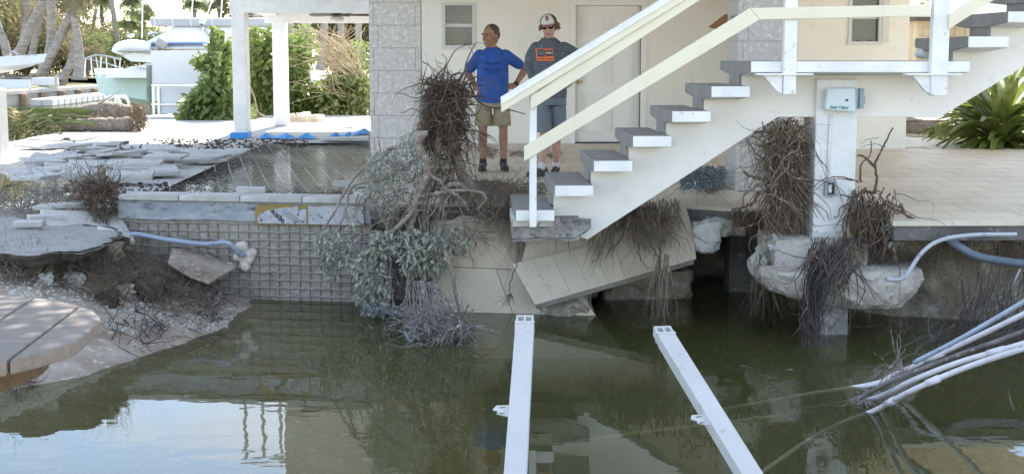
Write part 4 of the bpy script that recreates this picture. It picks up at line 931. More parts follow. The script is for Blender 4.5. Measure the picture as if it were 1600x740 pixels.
mat_of_roots('hanging_roots', 'dark brown roots hanging from the floor edge over the tilted travertine slab', 'roots', [
    (box3(945, 1062, 308, 335, 12.85, 13.05), 420, (.08, .3), (.002, .005), 5, .5, .5, down(.7)),
    (box3(985, 1050, 320, 350, 12.7, 12.9), 200, (.15, .4), (.002, .005), 7, .3, .5, down(.4)),
    (box3(925, 965, 345, 365, 12.6, 12.8), 60, (.2, .45), (.003, .005), 7, .35, .3, lambda: Vector((-.5, -.1, -1))),
    (box3(1022, 1045, 395, 420, 12.3, 12.5), 46, (.2, .7), (.003, .006), 8, .14, .3, down(.2))], 'fibre')
b = MB()
for pts in ([(1000, 325), (1008, 360), (1020, 390), (1032, 410), (1040, 460), (1046, 492)], [(1030, 325), (1028, 370), (1032, 412), (1022, 450), (1016, 472)], [(968, 330), (950, 365), (938, 395), (925, 412)], [(985, 335), (968, 375), (945, 400)], [(1003, 370), (998, 400), (1014, 420)]):
    limb(b, P_(pts, 12.35), .010, .003, 5, 6, .012)
b.build('root_strand', 'dark_root', label='long dark root strands reaching from the slab edge down to the water', cat='roots')
b = MB()
limb(b, P_([(812, 376), (808, 410), (798, 440), (796, 460)], 12.0), .007, .003, 5, 6, .008)
for _ in range(16): strand(b, aY(797, 458, 12.0), (U(-1, 1), U(-.5, .5), -1), U(.08, .22), .004, 6, .3, .1)
b.build('hanging_root', 'dark_root', label='thin black root dangling below the first step against the pale slab', cat='root')
b = MB(); 
for px, lb in ((888, 'middle'), (868, 'left'), (934, 'right')):
    b = MB(); strand(b, aY(px, 376, 12.1), (0, 0, -1), .16, .011, 5, .1); b.build('root_stub', 'dark_root', label=lb + ' one of three short root stubs beneath the worn concrete step footing', cat='root')
# brown curtain between the column and the pier
mat_of_roots('root_curtain', 'tall brown curtain of matted fine roots wedged left of the white pier', 'roots', [
    (box3(1200, 1254, 185, 330, 12.3, 12.7), 800, (.12, .42), (.002, .0055), 8, .75, .35, down(1.2)), (ell(1225, 250, 30, 60, 12.25, 12.45), 260, (.2, .5), (.003, .007), 9, .7, .25, None),
    (box3(1200, 1254, 290, 380, 12.2, 12.6), 300, (.1, .4), (.002, .005), 6, .45, .5, down(.6)),
    (box3(1180, 1230, 185, 260, 12.4, 12.8), 130, (.2, .5), (.003, .006), 7, .45, .2, None)], 'straw_root')
mat_of_roots('root_mat', 'dark root fringe hanging from the floor edge just left of the brown root curtain', 'roots', [
    (box3(1142, 1205, 325, 340, 12.6, 12.9), 260, (.08, .22), (.002, .004), 5, .5, .5, down(.7)), (box3(1175, 1215, 395, 440, 12.0, 12.3), 90, (.2, .55), (.003, .006), 7, .25, .3, down(.3))], 'root')
b = MB(); snakes(b, box3(1190, 1254, 185, 330, 12.15, 12.4), 110, (.3, .9), (.004, .012), down(1.0)); b.build('thick_roots', 'fibre', kind='stuff')
b = MB(); snakes(b, box3(1325, 1400, 290, 380, 11.85, 12.2), 80, (.2, .7), (.004, .011), down(1.2)); snakes(b, box3(945, 1060, 312, 340, 12.5, 12.8), 60, (.2, .7), (.003, .008), down(.9)); snakes(b, box3(1262, 1335, 375, 430, 11.45, 11.7), 50, (.4, .9), (.004, .010), down(.5)); b.build('thick_roots', 'root', kind='stuff')
b = MB()
for pts, r in (([(1250, 225), (1225, 215), (1195, 205), (1178, 208)], .02), ([(1200, 282), (1175, 276), (1162, 268)], .016), ([(1232, 240), (1200, 225), (1175, 212)], .01), ([(1195, 250), (1180, 238), (1165, 215)], .007), ([(1186, 300), (1175, 318), (1155, 325), (1140, 335)], .016), ([(1180, 350), (1160, 356), (1140, 366)], .008)):
    limb(b, P_(pts, 12.3), r, r * .5, 6, 6, .006)
b.build('dead_branch', 'root', label='dead branches sticking out leftward from the brown root curtain', cat='branch')
b = MB(); foliage(b, ell(1212, 382, 16, 22, 12.0, 12.2), 26, .12, 1.4, .5); foliage(b, ell(1186, 392, 8, 14, 12.0, 12.2), 10, .12, 1.4, .5); b.build('leaf_spray', 'silver_leaf', recalc=False, label='few large grey-green leaves dangling at the foot of the brown root curtain', cat='leaves')
# right of the pier
mat_of_roots('root_clump', 'matted dead root clump clinging to the right side of the white pier', 'roots', [
    (ell(1368, 345, 42, 38, 11.95, 12.5), 700, (.08, .3), (.002, .005), 6, .5, .4, down(.8)), (box3(1325, 1352, 290, 390, 11.95, 12.15), 240, (.15, .45), (.003, .006), 7, .3, .5, down(.4)),
    (box3(1340, 1400, 370, 400, 11.9, 12.3), 170, (.1, .3), (.002, .005), 6, .4, .5, down(.4))], 'root')
b = MB()
for pts, r in (([(1355, 300), (1366, 298), (1369, 280), (1368, 255), (1374, 240), (1384, 222), (1395, 200)], .015), ([(1368, 262), (1350, 245), (1340, 243)], .014), ([(1345, 285), (1345, 258), (1358, 243), (1362, 220)], .010), ([(1384, 230), (1368, 225), (1345, 230)], .004), ([(1374, 215), (1355, 218), (1342, 226)], .003),
               ([(1341, 285), (1320, 277), (1290, 279), (1270, 293), (1266, 312)], .007), ([(1341, 284), (1318, 280), (1292, 283), (1272, 300)], .005), ([(1268, 300), (1270, 325), (1278, 342)], .006), ([(1266, 312), (1266, 350), (1270, 384)], .003), ([(1335, 300), (1340, 315), (1338, 340), (1322, 380)], .012),
               ([(1385, 320), (1415, 335), (1440, 350), (1450, 375), (1475, 388)], .010), ([(1405, 320), (1420, 340), (1432, 345)], .016), ([(1345, 372), (1375, 380), (1390, 372)], .008), ([(1412, 375), (1420, 395), (1438, 400)], .006)):
    limb(b, P_(pts, 11.98), r, r * .45, 5, 6, .005)
b.build('dead_branch', 'root', label='crooked dead branch rising at the right of the pier, one twig looped around the outlet', cat='branch')
b = MB(); foliage(b, ell(1398, 362, 20, 22, 11.9, 12.1), 150, .08, 1.2, .35); b.build('leaf_spray', 'silver_leaf', recalc=False, label='small tuft of green-grey leaves on the root clump right of the pier', cat='leaves')
b = MB(); foliage(b, box3(1322, 1340, 345, 385, 11.9, 12.0), 14, .17, 2, .3); b.build('dry_leaves', 'dry_leaf', recalc=False, label='long dry brown leaves hanging at the right edge of the pier base', cat='leaves')
b = MB()
for _ in range(130):
    x = 1262 + 78 * U(0, 1) ** .8; t = (x - 1262) / 78
    p0_ = aY(x, 375 + U(-6, 20), U(11.6, 12.0)); x2 = 1256 + t * 20 + U(-10, 10)
    pts = [p0_, aY(x * .35 + x2 * .65 + U(-12, 12), 435 + U(-15, 15), 11.5 + U(-.06, .06)), aY(x2, 500 + U(-10, 10), 11.45 + U(-.06, .06)), aY(x2 + U(-8, 8), 540 + U(-30, 34), 11.4 + U(-.05, .05))]
    b.tube([q + Vector((.03 * math.sin(i_ * .9 + x * 5), .02 * math.cos(i_ * 1.1 + x * 9), 0)) + rv(.014) for i_, q in enumerate(arc(pts, 4))], taper(U(.002, .008), .0015, 13), 3, cap=False)
b.build('black_roots', 'dark_root', label='wet black roots draped over the broken footing slab down into the water', cat='roots')
b = MB()
for _ in range(110): x = U(1462, 1600); strand(b, aY(x, U(348, 395), U(11.9, 12.2)), (U(-.3, .3), 0, -1), U(.1, .5), U(.003, .006), 7, .3, .2)
tangle(b, box3(1462, 1520, 352, 372, 11.85, 12.1), 200, (.08, .25), (.002, .004), 5, .5, .5, down(.7)); tangle(b, box3(1560, 1620, 350, 400, 11.85, 12.2), 300, (.1, .35), (.002, .004), 6, .5, .5, down(.5))
b.build('hanging_roots', 'root', label='fine brown roots hanging below the right patio edge beside the thick dark pipe', cat='roots')
b = MB(); tangle(b, box3(1500, 1660, 420, 520, 11.5, 12.1), 330, (.2, .6), (.003, .007), 7, .4, .3, lambda: Vector((U(-1, .4), -.2, -1))); tangle(b, box3(1440, 1640, 505, 560, 10.6, 11.5), 260, (.2, .5), (.003, .006), 6, .4, .2)
b.build('root_tangle', 'dark_root', label='dark wiry root tangle on the bank at the far right above the pipe bundle', cat='roots')
mat_of_roots('twig_bundle', 'pale tangle of twigs caught on the upper white pipe', 'twigs', [(ell(1398, 582, 24, 10, 9.5, 9.9), 60, (.12, .4), (.002, .005), 7, .5, 0, None)], 'ash_twig')
mat_of_roots('twig_bundle', 'pale tangle of twigs at the waterline where the dark pipe goes under', 'twigs', [(ell(1342, 630, 22, 8, 9.3, 9.7), 80, (.06, .2), (.002, .004), 7, .5, 0, None)], 'ash_twig')
b = MB()
for _ in range(26):
    p = aZ(U(1110, 1260), U(570, 610), .004); strand(b, p, (U(-1, 1), U(-.5, .5), 0), U(.08, .35), .0016, 7, .35)
for _ in range(0): pass
b.v = [(x, y, max(-.01, min(.012, z))) for x, y, z in b.v]; b.build('floating_twigs', 'ash_twig', kind='stuff')
b = MB(); foliage(b, lambda: aZ(U(1066, 1130), U(262, 292), FL + U(0, .26)), 1500, .07, .1, .3); tangle(b, lambda: aZ(U(1066, 1130), U(255, 288), FL + U(0, .3)), 60, (.2, .5), (.003, .006), 6, .3)
b.build('leaf_pile', 'blue_leaf', recalc=False, label='heap of blue-grey leaves on the floor behind the stairs left of the stone column', cat='leaves')
for i, (px, py, w_, lb) in enumerate([(757, 234, 26, 'thin smear of brown debris on the floor behind the man in blue'), (765, 242, 14, 'small brown debris patch between the legs of the man in blue'), (808, 240, 26, 'dark brown tuft of debris on the floor between the two men'), (866, 243, 12, 'small tuft of debris behind the legs of the man in grey'), (1110, 297, 20, 'small brown tuft on the floor before the leaf heap')]):
    b = MB(); tangle(b, lambda: aZ(px + U(-w_, w_) * U(.3, 1), py + U(-4, 4), FL + U(.005, .05)), 150, (.05, .16), (.002, .005), 4, .6); b.build('debris_tuft', 'fibre', kind='stuff')

# ================================================================ LEFT BANK: asphalt, tiles, roots
BZC = {}
def bz(px, py, z0=.6):
    key = (round(px / 7), round(py / 4))
    if key not in BZC:
        v = ray(key[0] * 7, key[1] * 4); Yc = 8.5
        while Yc < 16:
            p = Vector((0, 0, CAM_H)) + v * (Yc / v.y)
            if p.z <= bank_h(p.x, p.y) + (0 if Yc < 15.9 else 9): break
            Yc += .04
        BZC[key] = p.copy()
    p = BZC[key] + Vector((U(-.03, .03), U(-.03, .03), 0)); return Vector((p.x, p.y, bank_h(p.x, p.y)))
as_pts = [(0, 336), (60, 342), (120, 345), (158, 352), (192, 364), (178, 376), (150, 384), (100, 392), (50, 396), (0, 396), (-120, 396), (-200, 336)]
b = MB(); ring = [aZ(x, y, .75) for x, y in as_pts]; cen = sum(ring, Vector()) / len(ring)
dense = []
for i in range(len(ring)):
    a_, b_ = ring[i], ring[(i + 1) % len(ring)]
    for k in range(8): q = a_.lerp(b_, k / 8); dense.append(q + Vector((noise.noise(q * 5), noise.noise(q * 5 + Vector((9, 0, 0))), 0)) * .14 + Vector((noise.noise(q * 14), noise.noise(q * 14 + Vector((5, 0, 0))), 0)) * .05)
nr = 10; vs = []
for j in range(nr + 1):
    for q in dense:
        p = cen.lerp(q, j / nr); vs.append((p.x, p.y, .755 + .02 * noise.noise(p * 2) + .006 * noise.noise(p * 14) - (.02 if j == nr else 0)))
nd = len(dense); fs = [(j * nd + i, (j + 1) * nd + i, (j + 1) * nd + (i + 1) % nd, j * nd + (i + 1) % nd) for j in range(nr) for i in range(nd)]
b.add(vs, fs); AS = b.build('asphalt_slab', 'asphalt', smooth=True, label='slab of broken grey asphalt undercut on the left bank', cat='asphalt')
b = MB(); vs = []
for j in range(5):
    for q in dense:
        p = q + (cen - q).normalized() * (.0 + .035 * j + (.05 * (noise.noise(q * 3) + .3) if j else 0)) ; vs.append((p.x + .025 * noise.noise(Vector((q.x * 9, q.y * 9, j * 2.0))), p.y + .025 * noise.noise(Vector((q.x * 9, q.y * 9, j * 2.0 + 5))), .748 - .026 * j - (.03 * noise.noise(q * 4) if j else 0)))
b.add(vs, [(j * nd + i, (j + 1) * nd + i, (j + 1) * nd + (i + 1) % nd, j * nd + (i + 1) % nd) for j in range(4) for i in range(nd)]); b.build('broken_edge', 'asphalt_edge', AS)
def chunk_tile(c, w_, d_, th, rz, tx, ty, label, m='pale_tile', irregular=True, group='broken floor tiles heaped beside the flooded pool', colr=None):
    pts = [(-w_ / 2, -d_ / 2), (w_ / 2, -d_ / 2), (w_ / 2, d_ / 2), (-w_ / 2, d_ / 2)]
    if irregular:
        k = rnd.randrange(4)
        if U(0, 1) < .55: pts = [(x * U(.75, 1.05), y * U(.8, 1.05)) for x, y in pts]
        if U(0, 1) < .4: x, y = pts[k]; pts[k:k + 1] = [(x * .35, y), (x, y * .3)] if k % 2 == 0 else [(x, y * .3), (x * .35, y)]
    rot = Matrix.Rotation(rz, 3, 'Z') @ Matrix.Rotation(tx, 3, 'X') @ Matrix.Rotation(ty, 3, 'Y')
    v = [rot @ Vector((x, y, 0)) + Vector(c) for x, y in pts]
    return MB().prism(v, rot @ Vector((0, 0, th))).build('broken_tile', m, bevel=.004, label=label, cat='tile', group=group)
LBL = 'broken white floor tile in the heap between the canal edge and the flooded pool'
def floor_h(px, py):
    p = aZ(px, py, FL); return p
rows = [(96, 232, 8), (150, 236, 0)]
n_t = 0; ORD = 'first second third fourth fifth sixth seventh eighth ninth tenth eleventh twelfth thirteenth fourteenth fifteenth sixteenth seventeenth'.split(); n_row = -1
for (py, x0, x1, stp) in ((225, 80, 160, 52), (234, 70, 230, 56), (243, 95, 285, 58), (252, 90, 330, 60), (262, 75, 300, 62), (272, 50, 270, 64), (284, 60, 240, 66)):
    x = x0; n_r = 0; n_row += 1
    while x < x1:
        px = x + U(-10, 10); p = aZ(px, py + U(-3, 3), FL + .01)
        lift = U(0, .075) + (.04 if U(0, 1) < .3 else 0)
        if (x - 240) * 1.0 > (262 - py) * 2.4 + 60: x += stp; continue
        chunk_tile(p + Vector((0, 0, lift)), U(.42, .62), U(.5, .7), U(.03, .04), U(-.8, .8), U(.0, .11), U(-.06, .06), 'broken white floor tile, %s from left in the %s row from the back' % (ORD[n_r], ORD[n_row])); n_t += 1; n_r += 1
        x += stp * U(.8, 1.15)
SP = [((112, 262, 1.0), .62, .62, .3, -.05, .1, 'large white tile tipped over the dark gap at the canal-side end of the heap'), ((48, 262, .9), .3, .6, -.5, .5, .1, 'narrow white tile leaning down into the dark gap at the far left'),
      ((105, 323, .83), .58, .55, .15, -.04, -.05, 'square white tile lying alone on the asphalt left of the upturned root stump'), ((210, 258, 1.06), .62, .6, .1, .04, .02, 'flat white tile on top of the heap nearest the porch column'), ((392, 300, 1.0), .28, .3, .1, .03, .04, 'small white tile piece left on the pool coping'),
      ((136, 357, .70), .75, .6, .5, .38, .1, 'pale tile slab leaning under the upturned root stump'), ((178, 372, .66), .3, .3, .2, -.4, .3, 'small white tile shard beside the corner of the pool wall'), ((45, 352, .79), .26, .14, .1, .05, 0, 'small white fragment lying at the left on the asphalt'), ((70, 342, .8), .3, .16, .5, .05, 0, 'white fragment beside the leafy twigs on the asphalt'),
      ((190, 246, 1.02), .5, .45, .7, -.1, .12, 'tilted white tile near the back of the heap'), ((555, 290, .985), .45, .3, 0, 0, 0, 'short pale stone step on the pool coping beside the column'), ]
for (px, py, z), w_, d_, rz, tx, ty, lb in SP: chunk_tile(aZ(px, py, z), w_, d_, .04, rz, tx, ty, lb, irregular=False, group=None)
MB().prism([aY(270, 386, 13.78), aY(320, 396, 13.74), aY(372, 414, 13.66), aY(326, 441, 13.0), aY(296, 430, 13.0), aY(262, 410, 13.2)], (0, 0, -.02)).build('thin_slab', 'bank_sand', bevel=.003, label='thin sand-covered slab propped against the gridded pool wall above the water', cat='slab')
# upturned shrub stump on the heap
US = thing('uprooted_shrub', aZ(155, 345, .85), 'small uprooted shrub with broken stump and root ball on the asphalt corner', 'shrub')
b = MB(); limb(b, P_([(160, 262), (158, 278), (156, 300), (152, 315)], 14.1), .04, .055, 8, 6, .01); b.build('trunk', 'bark', US, smooth=True); b = MB(); limb(b, P_([(155, 300), (125, 305), (90, 318), (60, 330), (30, 340), (0, 350)], 15.0), .05, .03); b.build('limb', 'bark', US, smooth=True); b = MB(); limb(b, P_([(100, 315), (60, 345), (0, 345), (-30, 340)], 14.8), .03, .025); b.build('limb', 'bark', US, smooth=True)
b = MB(); tangle(b, ell(156, 312, 27, 28, 13.9, 14.3), 820, (.06, .24), (.002, .006), 6, .8, .25); tangle(b, ell(155, 295, 36, 16, 13.9, 14.3), 220, (.1, .4), (.003, .007), 6, .5, -.1); tangle(b, box3(140, 172, 320, 348, 13.8, 14.1), 200, (.1, .22), (.002, .004), 5, .4, .8, down(.3)); b.build('root_ball', 'root', US)
b = MB(); tangle(b, box3(20, 150, 285, 350, 14.4, 15.2), 90, (.2, .6), (.003, .007), 7, .35, .05, None, 3, .2)
for pts in ([(140, 300), (120, 260), (125, 235)], [(150, 290), (135, 255), (127, 238)], [(160, 290), (175, 285), (190, 292)]): limb(b, P_(pts, 15), .006, .003, 4, 5, .01)
b.build('twigs', 'ash_twig', US)
b = MB(); foliage(b, ell(62, 300, 34, 22, 14.8, 15.4), 230, .06, .2, .3); foliage(b, ell(120, 275, 25, 16, 15, 15.4), 90, .06, .2, .3); foliage(b, ell(60, 340, 40, 10, 14.4, 15), 150, .06, .2, .3); b.build('foliage', 'silver_leaf', US, recalc=False)
b = MB(); tangle(b, lambda: bz(U(-20, 110), U(300, 350)) + Vector((0, 0, .12 + U(0, .12))), 150, (.2, .7), (.003, .008), 7, .3); b.build('brushwood', 'ash_twig', kind='stuff')
# fibre mats, rocks and twigs on the bank slope
b = MB()
def on_bank(x0, x1, y0, y1, h=.05): return lambda: bz(U(x0, x1), U(y0, y1), .3) + Vector((0, 0, U(0, h)))
for x0, x1, y0, y1, n in ((60, 130, 398, 430, 260), (200, 265, 385, 425, 500), (130, 310, 410, 472, 2300), (240, 335, 430, 495, 600), (0, 70, 408, 448, 600), (60, 160, 415, 452, 500)): tangle(b, on_bank(x0, x1, y0, y1, .07), n, (.08, .28), (.002, .005), 5, .5, 0)
b.build('root_mat', 'fibre', label='thick brown mat of root fibres covering the sandy left bank', cat='roots')
b = MB(); tangle(b, on_bank(170, 350, 450, 555, .04), 190, (.12, .5), (.003, .007), 7, .35, .05); tangle(b, on_bank(300, 345, 480, 510, .06), 90, (.1, .3), (.002, .005), 6, .5, .1); tangle(b, on_bank(220, 260, 505, 530, .06), 60, (.1, .25), (.002, .005), 6, .5, .1); tangle(b, on_bank(0, 60, 600, 630, .04), 60, (.1, .3), (.002, .005), 6, .4, 0)
b.build('wet_twigs', 'dark_root', kind='stuff')
b = MB(); limb(b, [bz(120, 405) + Vector((0, 0, .1)), bz(150, 392) + Vector((0, 0, .12)), bz(190, 376) + Vector((0, 0, .14))], .008, .005, 5); limb(b, [bz(270, 425) + Vector((0, 0, .08)), bz(300, 450) + Vector((0, 0, .06)), bz(320, 480) + Vector((0, 0, .05))], .009, .005, 5); b.build('root_strand', 'straw_root', label='pale root strand under the asphalt edge on the left bank', cat='root')
for i, (px, py, s, m, lb) in enumerate([(228, 465, .26, 'soil', 'round dark clod below the fibre mat'), (252, 446, .17, 'soil', 'small dark clod at the upper right of the round one'), (168, 474, .16, 'soil', 'dark clod half buried left of the round one'), (73, 447, .13, 'pale_concrete', 'white rounded stone just above the picnic table'), (145, 464, .06, 'pale_concrete', 'small white pebble right of the picnic table'),
        (190, 460, .16, 'limestone', 'rust-brown leafy clod beside the round dark clod'), (115, 440, .14, 'pale_concrete', 'pale stone lying in the roots above the table'), (205, 397, .3, 'limestone', 'crumbly tan rock under the asphalt edge'), (170, 402, .26, 'limestone', 'tan rock left of the crumbly one below the asphalt edge'), (280, 405, .2, 'pale_concrete', 'pale rock at the top of the sandy slope'), (372, 440, .26, 'soil', 'black hollow clod against the foot of the pool wall')]):
    p = bz(px, py, .3); rock_mb(p + Vector((0, 0, s * .15)), (s, s, s * .75), 31 + i * 1.7, .34, 9, 2.6).build('rock' if m != 'soil' else 'clod', m, smooth=True, label=lb, cat='rock' if m != 'soil' else 'clod')
b = MB()
for _ in range(1500):
    p = bz(U(0, 350), U(385, 520), .3); s = U(.005, .02) * (1 if U(0, 1) < .95 else 2); b.ball(p + Vector((0, 0, s * .3)), (s * U(.7, 1.3), s * U(.7, 1.3), s * .7), 5, 3)
b.build('pebbles', 'pale_tile', kind='stuff')
b = MB()
for _ in range(900):
    p = aZ(U(240, 480), U(217, 232), FL + .004) if U(0, 1) < .6 else aZ(U(100, 260), U(222, 300), FL + .004); s = U(.008, .03); b.ball(p, (s, s, s * .5), 4, 3)
b.build('grit', 'soil', kind='stuff')
# ---- chain-link fence lying over the flooded pool
b = MB(); rw = random.Random(4)
bx0_, bx1_ = -3.12, -.95
nw = 46
for k in range(nw):
    x = -4.9 + (bx1_ - -4.9) * k / nw; pts = []; y = 14.36; j = 0
    while y < 22.9:
        xx = x + (y - 14.36) * .2 + .03 * math.sin(j * 1.05 + k * 3.1); zz_ = .957 + .035 * math.sin(xx * 2.1 + y * .7) + .02 * math.sin(y * 2.3 + k * .2) + .006 * (j % 2)
        if bx0_ < xx < bx1_: pts.append(Vector((xx, y, max(.93, zz_))))
        elif pts:
            if len(pts) > 2: b.tube(pts, .0045, 3, cap=False)
            pts = []
        y += .075; j += 1
    if len(pts) > 2: b.tube(pts, .0045, 3, cap=False)
b.build('chain_link_mesh', 'rust_wire', label='collapsed chain-link mesh lying over the flooded pool', cat='fence')
b = MB()
for _ in range(2300):
    t = U(0, 1)
    if t < .6: y = U(14.4, 22.5); x = bx0_ + abs(rw.gauss(0, .18)); x += 0
    elif t < .93: y = 14.4 + abs(rw.gauss(0, .35)); x = U(bx0_, bx1_)
    else: y = U(14.4, 22.9); x = U(bx0_, bx1_)
    if t > .93: y = 22.9 - abs(rw.gauss(0, .5))
    strand(b, Vector((min(x, bx1_), y, .925 + U(0, .02))), (U(-1, 1), U(-1, 1), .05), U(.03, .13), U(.003, .007), 3, .3)
b.build('floating_litter', 'soil', kind='stuff')
# blue masking strips and sheet on the far side
b = MB(); 
for (x0, x1, yy) in ((395, 470, 215), (470, 530, 213)): pass
def strip(xs_, ys_, lb):
    b = MB(); n = len(xs_) - 1
    P0 = [aZ(x, y, FL + .01) for x, y in zip(xs_, ys_)]
    Q = [p + Vector((0, .45, 0)) for p in P0]; Rg = []
    for i, p in enumerate(P0): Rg.append(p.lerp(Q[i], U(.3, .7)) + Vector((U(-.08, .08), 0, U(.06, .12) if i % 2 else U(.005, .03))))
    b.add(P0 + Rg + Q, [(i, i + 1, n + 2 + i, n + 1 + i) for i in range(n)] + [(n + 1 + i, n + 2 + i, 2 * n + 3 + i, 2 * n + 2 + i) for i in range(n)])
    b.build('blue_sheet', 'blue_tape', label=lb, cat='plastic sheet')
strip([405, 420, 432, 447, 460], [216, 216, 216, 217, 217], 'crumpled blue plastic strip on the patio right of the porch column')
strip([462, 478, 492], [217, 216.5, 217], 'small peak of blue plastic in the middle of the patio')
strip([508, 520, 532, 545], [216, 216, 216, 215], 'blue plastic strip nearest the stone column')
strip([533, 545, 557, 570], [199, 199, 198, 198], 'blue plastic scrap farthest back on the patio by the column'); strip([553, 565, 578], [211, 210, 209], 'blue plastic piece tucked against the stone column')
b = MB(); b.prism([aZ(505, 219, FL + .03), aZ(578, 219.5, FL + .03), aZ(578, 216.5, FL + .03), aZ(505, 216, FL + .03)], (0, 0, .03)); b.build('timber', 'pale_tile', label='pale board lying at the far rim of the flooded pool', cat='board')

# ================================================================ PEOPLE
def blob(name, b, m, parent, vox, sm=4, fac=.5, label=None):
    o = b.build(name, m, parent, smooth=True)
    r = o.modifiers.new('remesh', 'REMESH'); r.mode = 'VOXEL'; r.voxel_size = vox; r.use_smooth_shade = True
    s = o.modifiers.new('smooth', 'SMOOTH'); s.iterations = sm; s.factor = fac
    if label: o['label'] = label
    return o
def chain(b, O, pts, rads, n=12, flat=1.0):
    q = [O + Vector(p) for p in pts]; qq = arc(q, 4); rr = []
    for i in range(len(q) - 1):
        for k in range(4): rr.append(rads[i] + (rads[i + 1] - rads[i]) * k / 4)
    rr.append(rads[-1]); b.tube(qq, rr, n, flat=flat); b.ball(q[0], rads[0] * .98, n, 6); b.ball(q[-1], rads[-1] * .98, n, 6)
def hand(b, wrist, d, palm_n, th_side, s=1.0, curl=.5):
    d = Vector(d).normalized(); pn_ = Vector(palm_n); pn_ = (pn_ - d * pn_.dot(d)).normalized(); sd_ = d.cross(pn_).normalized() * th_side
    rot = Matrix((sd_, pn_, d)).transposed()
    c = wrist + d * .045 * s; b.ball(c, (.042 * s, .017 * s, .055 * s), 12, 8, rot)
    for i, (o_, ln, r_) in enumerate(((.028, .072, .0095), (.010, .080, .0098), (-.010, .074, .0092), (-.028, .058, .0082))):
        p = wrist + d * .088 * s + sd_ * o_ * s; p1 = p + (d + pn_ * curl * .4 + sd_ * o_ * 2.5) .normalized() * ln * .48 * s; p2 = p1 + (d + pn_ * curl * 1.2 + sd_ * o_).normalized() * ln * .32 * s; p3 = p2 + (d * .7 + pn_ * curl * 1.8).normalized() * ln * .22 * s
        b.tube([p - d * .03 * s, p, p1, p2, p3], [r_ * s, r_ * s, r_ * .95 * s, r_ * .85 * s, r_ * .6 * s], 8)
    p = wrist + d * .02 * s + sd_ * .03 * s; p1 = p + (d * .6 + sd_).normalized() * .038 * s; p2 = p1 + (d + sd_ * .45 + pn_ * .3).normalized() * .035 * s
    b.tube([p - sd_ * .015, p, p1, p2], [.014 * s, .014 * s, .011 * s, .008 * s], 8)
def headpts(O, c, yaw, pitch, roll=0):
    rot = Matrix.Rotation(yaw, 3, 'Z') @ Matrix.Rotation(pitch, 3, 'X') @ Matrix.Rotation(roll, 3, 'Y')
    return (lambda p: O + Vector(c) + rot @ (Vector(p) * 1.1)), rot
def add_head(b, T_, rot, jaw=1.0):
    B = lambda p, r: b.ball(T_(p), r, 16, 12, rot)
    B((0, .012, .035), (.075, .095, .088)); B((0, -.02, -.005), (.064, .072, .085)); B((0, -.03, -.06), (.050 * jaw, .056, .045)); B((0, -.068, -.088), (.026, .02, .02))
    B((0, .03, -.045), (.06 * jaw, .06, .05))
    for s in (-1, 1): B((s * .036, -.062, -.03), (.022, .02, .022)); B((s * .03, -.082, .03), (.024, .012, .010)); B((s * .076, .012, -.008), (.010, .02, .032))
    b.tube([T_((0, -.088, .026)), T_((0, -.104, -.004)), T_((0, -.112, -.022))], [.009, .011, .013], 8); B((0, -.107, -.023), (.018, .013, .010))
    B((0, -.085, -.052), (.024, .011, .014))
def body(O, lm, skin, head_c, yaw, pitch, roll, jaw, vox=.0065):
    b = MB(); T_, rot = headpts(O, head_c, yaw, pitch, roll); MB.K = 1.1; add_head(b, T_, rot, jaw); MB.K = 1.0
    nk = lm['neck']; chain(b, O, [nk, tuple(Vector(head_c) + Vector((0, .02, -.05)))], [.062, .056])
    b.loft([(O.x + x, O.y + y, O.z + z, rx, ry) for x, y, z, rx, ry in lm['torso']], 20)
    for side in ('l', 'r'):
        sh, el, wr = lm['arm_' + side]; mid = Vector(el).lerp(Vector(wr), .3)
        chain(b, O, [sh, tuple(Vector(sh).lerp(Vector(el), .5)), el], [.056, .049, .040]); chain(b, O, [el, tuple(mid), wr], [.040, .043, .027])
        h = lm['hand_' + side]
        hand(b, O + Vector(wr), h[0], h[1], h[2], 1.0, h[3])
        hp, kn, an = lm['leg_' + side]; cf = Vector(kn).lerp(Vector(an), .28) + Vector((0, .018, 0))
        chain(b, O, [hp, tuple(Vector(hp).lerp(Vector(kn), .5)), kn], [.095, .078, .056]); chain(b, O, [kn, tuple(Vector(kn) + Vector((0, .004, -.07))), tuple(cf), tuple(Vector(kn).lerp(Vector(an), .7)), an], [.056, .050, .057, .042, .034])
    return b, T_, rot
def shoe(O, an, yaw, parent, m='shoe_dark', s=1.0, tip=0):
    r = Matrix.Rotation(yaw, 3, 'Z'); f = lambda p: O + Vector((an[0], an[1], 0)) + r @ Vector(p)
    b = MB(); 
    for (y, z, rx, ry, rz) in ((.035, .055, .040, .05, .045), (-.04, .05, .043, .07, .042), (-.12, .042, .046, .07, .032), (-.175, .036, .041, .05, .026)): b.ball(f((0, y, z)), (rx * s, ry * s, rz * s), 14, 8, r)
    b.tube([f((0, .015, .05)), f((0, .012, .115))], [.047, .045], 14)
    S = blob('shoe', b, m, parent, .006, 3)
    b = MB(); n = 18; pts = []
    for i in range(n):
        a = 2 * math.pi * i / n; y = math.sin(a); pts.append(f((math.cos(a) * (.050 - .006 * (y > 0)) * s, -.07 + y * .155 * s, .002)))
    b.prism(pts, (0, 0, .02)); b.build('sole', 'sole', S)
    for k in range(4): q = MB(); y = -.04 - k * .025; q.tube([f((-.025, y, .088 - k * .008)), f((0, y - .004, .095 - k * .009)), f((.025, y, .088 - k * .008))], .004, 5); q.build('lace', 'ash_twig', S)
    return S
